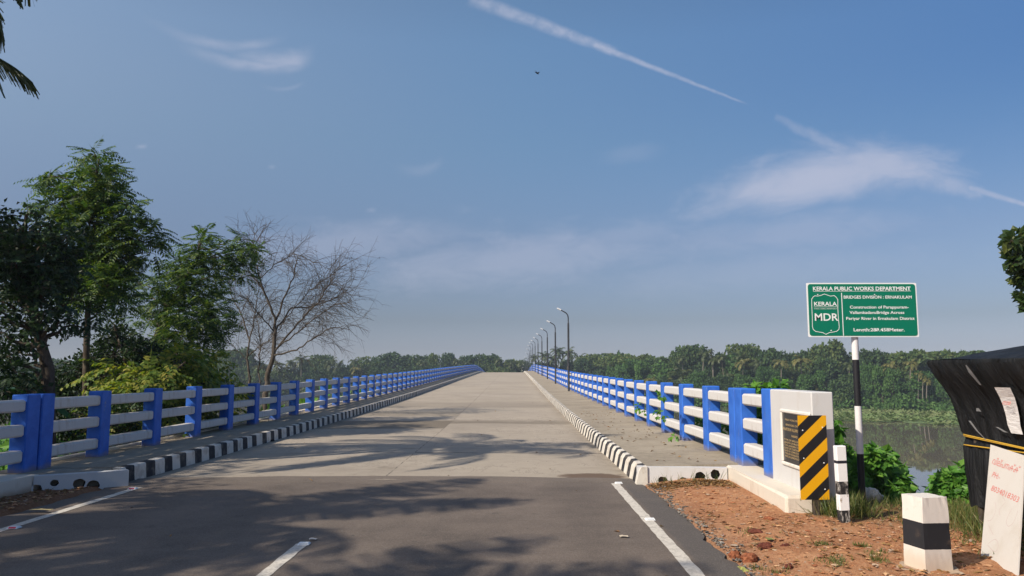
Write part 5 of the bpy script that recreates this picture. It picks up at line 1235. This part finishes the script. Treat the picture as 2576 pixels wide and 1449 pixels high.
def rock(label, px, py, s, cols, z=.06):
    X_, Y_, U_ = ray(px, py); t = (z - EYE) / U_; x, y = X_ * t, Y_ * t
    bm = bmesh.new(); bmesh.ops.create_icosphere(bm, subdivisions=3, radius=1.0); sd_ = random.random() * 50
    for v in bm.verts:
        d = v.co.copy(); k = 1 + .22 * math.sin(d.x * 3 + sd_) * math.cos(d.y * 4 + sd_) + .12 * math.sin(d.z * 7 + d.x * 5 + sd_) + random.gauss(0, .035)
        v.co = Vector((d.x * s[0] * k, d.y * s[1] * k, max(-.3 * s[2], d.z * s[2] * k)))
    o = put("rock", bmesh_me("rock", bm), mat("rock_surface", lambda: [mix(noise(coords(), 30, 5, .7).step(.35, .7), cols[0], cols[1]), noise(coords(), 40, 5, .7), None], .95, .1, .8, .01), None, (x, y, float(ground_z(x, y)) + s[2] * .25), (0, 0, random.uniform(-1, 1)))
    return tag(o, label, "rock")
rd = ((0.17, 0.055, 0.028), (0.33, 0.13, 0.065)); dk = ((0.09, 0.028, 0.02), (0.17, 0.06, 0.04)); gy_ = ((0.17, 0.13, 0.09), (0.30, 0.26, 0.20))
rock("large flat topped orange red laterite rock near the asphalt edge", 1888, 1400, (.085, .06, .055), rd)
rock("rounder orange laterite rock just left of the large flat topped one", 1850, 1392, (.055, .05, .05), rd)
rock("dark maroon rock just right of the large orange one", 1924, 1380, (.06, .05, .04), dk)
rock("flat grey brown stone at the bottom edge beside the asphalt", 1868, 1428, (.075, .06, .03), gy_)
rock("small dark red rock above the others on the shoulder", 1900, 1345, (.075, .05, .03), dk)
rock("small maroon rock right of centre on the shoulder gravel", 1975, 1382, (.04, .035, .025), dk)
rock("pair like small red stone at the bottom right of the shoulder rocks", 1985, 1425, (.035, .03, .025), dk)
rock("reddish stone lying farther up the shoulder", 1935, 1315, (.06, .04, .025), rd)
rg_ = rock("crumpled black rag lying against the foot of the left kerb", 684, 1110, (.07, .06, .03), ((0.012, 0.012, 0.014), (0.03, 0.03, 0.032)), .01)
rg_.name = "rag"; rg_["category"] = "litter"; rg_.location.z = .02
# painted boundary stone fallen in the creeper by the sign pole
bm = bmesh.new(); box(bm, (0, 0, 0), (.24, .2, .30), .05, Matrix.Rotation(.5, 4, 'Y'))
bmesh.ops.subdivide_edges(bm, edges=bm.edges[:], cuts=3, use_grid_fill=True)
for v in bm.verts: v.co += Vector((random.gauss(0, .008), random.gauss(0, .008), random.gauss(0, .008)))
bs = put("boundary_stone", bmesh_me("boundary_stone", bm), M_plinth, None, tuple(at(2188, 1262, 9.45)), (.1, .2, .3)); tag(bs, "chipped white painted stone lying behind the sign pole", "stone")
# road studs, paper scrap, bird
def stud(label, px, py, refl):
    X_, Y_, U_ = ray(px, py); t = -EYE / U_; root = tag(empty("road_stud", (X_ * t, Y_ * t, .008)), label, "road stud", "reflective road studs")
    bm = bmesh.new(); b_ = [bm.verts.new(p) for p in ((-.055, -.05, 0), (.055, -.05, 0), (.055, .05, 0), (-.055, .05, 0))]; t_ = [bm.verts.new(p) for p in ((-.045, -.022, .018), (.045, -.022, .018), (.045, .022, .018), (-.045, .022, .018))]
    bm.faces.new(t_)
    for k in range(4): bm.faces.new((b_[k], b_[(k + 1) % 4], t_[(k + 1) % 4], t_[k]))
    put("body", bmesh_me("body", bm), M_signw, root)
    if refl: put("reflector", box_me("reflector", ((0, -.038, .0092), (.075, .022, .005), 0, Matrix.Rotation(.57, 4, 'X'))), refl, root)
M_refl = mat("red_reflector", (0.60, 0.05, 0.09), .3, .5); M_reflw = mat("white_reflector", (0.55, 0.57, 0.58), .3, .5)
stud("red road stud on the left edge line, nearer to the camera", 36, 1330, M_refl)
stud("red road stud at the far end of the left edge line", 334, 1231, M_refl)
stud("pale road stud at the tip of the centre dash", 765, 1371, M_reflw)
stud("pale road stud at the far end of the right edge line", 1556, 1217, M_reflw)
stud("pale road stud partway along the right edge line", 1635, 1309, M_reflw)
def scrap(label, px, py, w_, l_, c, z=.012, nm="paper_scrap"):
    X_, Y_, U_ = ray(px, py); t = (z - EYE) / U_; bm = bmesh.new(); n = 5; rows = []
    for i in range(n): rows.append([bm.verts.new(((j / 3 - .5) * w_, (i / (n - 1) - .5) * l_, .004 + .008 * math.sin(i * 1.7 + j * 1.1) ** 2)) for j in range(4)])
    for p, q2 in zip(rows, rows[1:]):
        for k in range(3): bm.faces.new((p[k], p[k + 1], q2[k + 1], q2[k]))
    tag(put(nm, bmesh_me(nm, bm), mat(nm, c, .8, .2), None, (X_ * t, Y_ * t, z), (0, 0, random.uniform(-.1, .1))), label, "litter" if "paper" in nm else "leaf")
scrap("pale strip of paper lying on the asphalt left of the right edge line", 1569, 1350, .085, .06, (.55, .47, .36))
scrap("torn white paper bits on the asphalt past the centre dash", 788, 1357, .07, .05, (.5, .49, .47))
scrap("large dry teak leaf on the soil beside the left edge line", 105, 1283, .26, .075, (.27, .225, .12), .035, "dry_leaf")
scrap("yellow green fallen leaf at the bottom edge of the gravel", 1870, 1434, .05, .16, (.36, .36, .10), .08, "fallen_leaf")
scrap("olive fallen leaf on the gravel above the red rocks", 1936, 1357, .06, .09, (.22, .24, .08), .08, "fallen_leaf")
bp = at(1351, 184, 55); bm = bmesh.new()
pr = [(-.22, .0), (-.13, .035), (0, .05), (.12, .04), (.2, .012)]; rr = [[bm.verts.new((x, r_ * math.cos(a), r_ * math.sin(a))) for a in np.linspace(0, 2 * math.pi, 8, endpoint=False)] for x, r_ in ((x, max(r2, .006)) for x, r2 in pr)]
for p, q2 in zip(rr, rr[1:]):
    for k in range(8): bm.faces.new((p[k], p[(k + 1) % 8], q2[(k + 1) % 8], q2[k]))
bm.faces.new(rr[0]); bm.faces.new(rr[-1])
for s in (-1, 1):
    w_ = [bm.verts.new(p) for p in ((.08, s * .03, .01), (-.07, s * .03, .01), (-.06, s * .22, .13), (-.10, s * .40, .09), (.0, s * .24, .14))]
    bm.faces.new((w_[0], w_[1], w_[2], w_[4])); bm.faces.new((w_[2], w_[3], w_[4]))
t_ = [bm.verts.new(p) for p in ((-.2, .02, 0), (-.2, -.02, 0), (-.34, -.06, 0), (-.34, .06, 0))]; bm.faces.new(t_)
tag(put("bird", bmesh_me("bird", bm), M_black, None, tuple(bp), (.5, .1, .8)), "tiny dark bird flying in the blue sky above the lamps", "bird")

# ------------------------------------------------------------------ the air
hz = bpy.data.materials.new("haze"); hz.use_nodes = True; nt = hz.node_tree; nt.nodes.remove(nt.nodes['Principled BSDF'])
pv = nt.nodes.new('ShaderNodeVolumePrincipled'); pv.inputs['Color'].default_value = (0.70, 0.84, 1.0, 1); pv.inputs['Density'].default_value = 0.00042; pv.inputs['Anisotropy'].default_value = 0.0
nt.links.new(pv.outputs[0], nt.nodes['Material Output'].inputs['Volume'])
tag(put("haze", box_me("haze", ((0, 2900, 4.0), (8200, 6600, 27.0))), hz), "thin bluish morning haze over the river", "haze", kind="stuff")
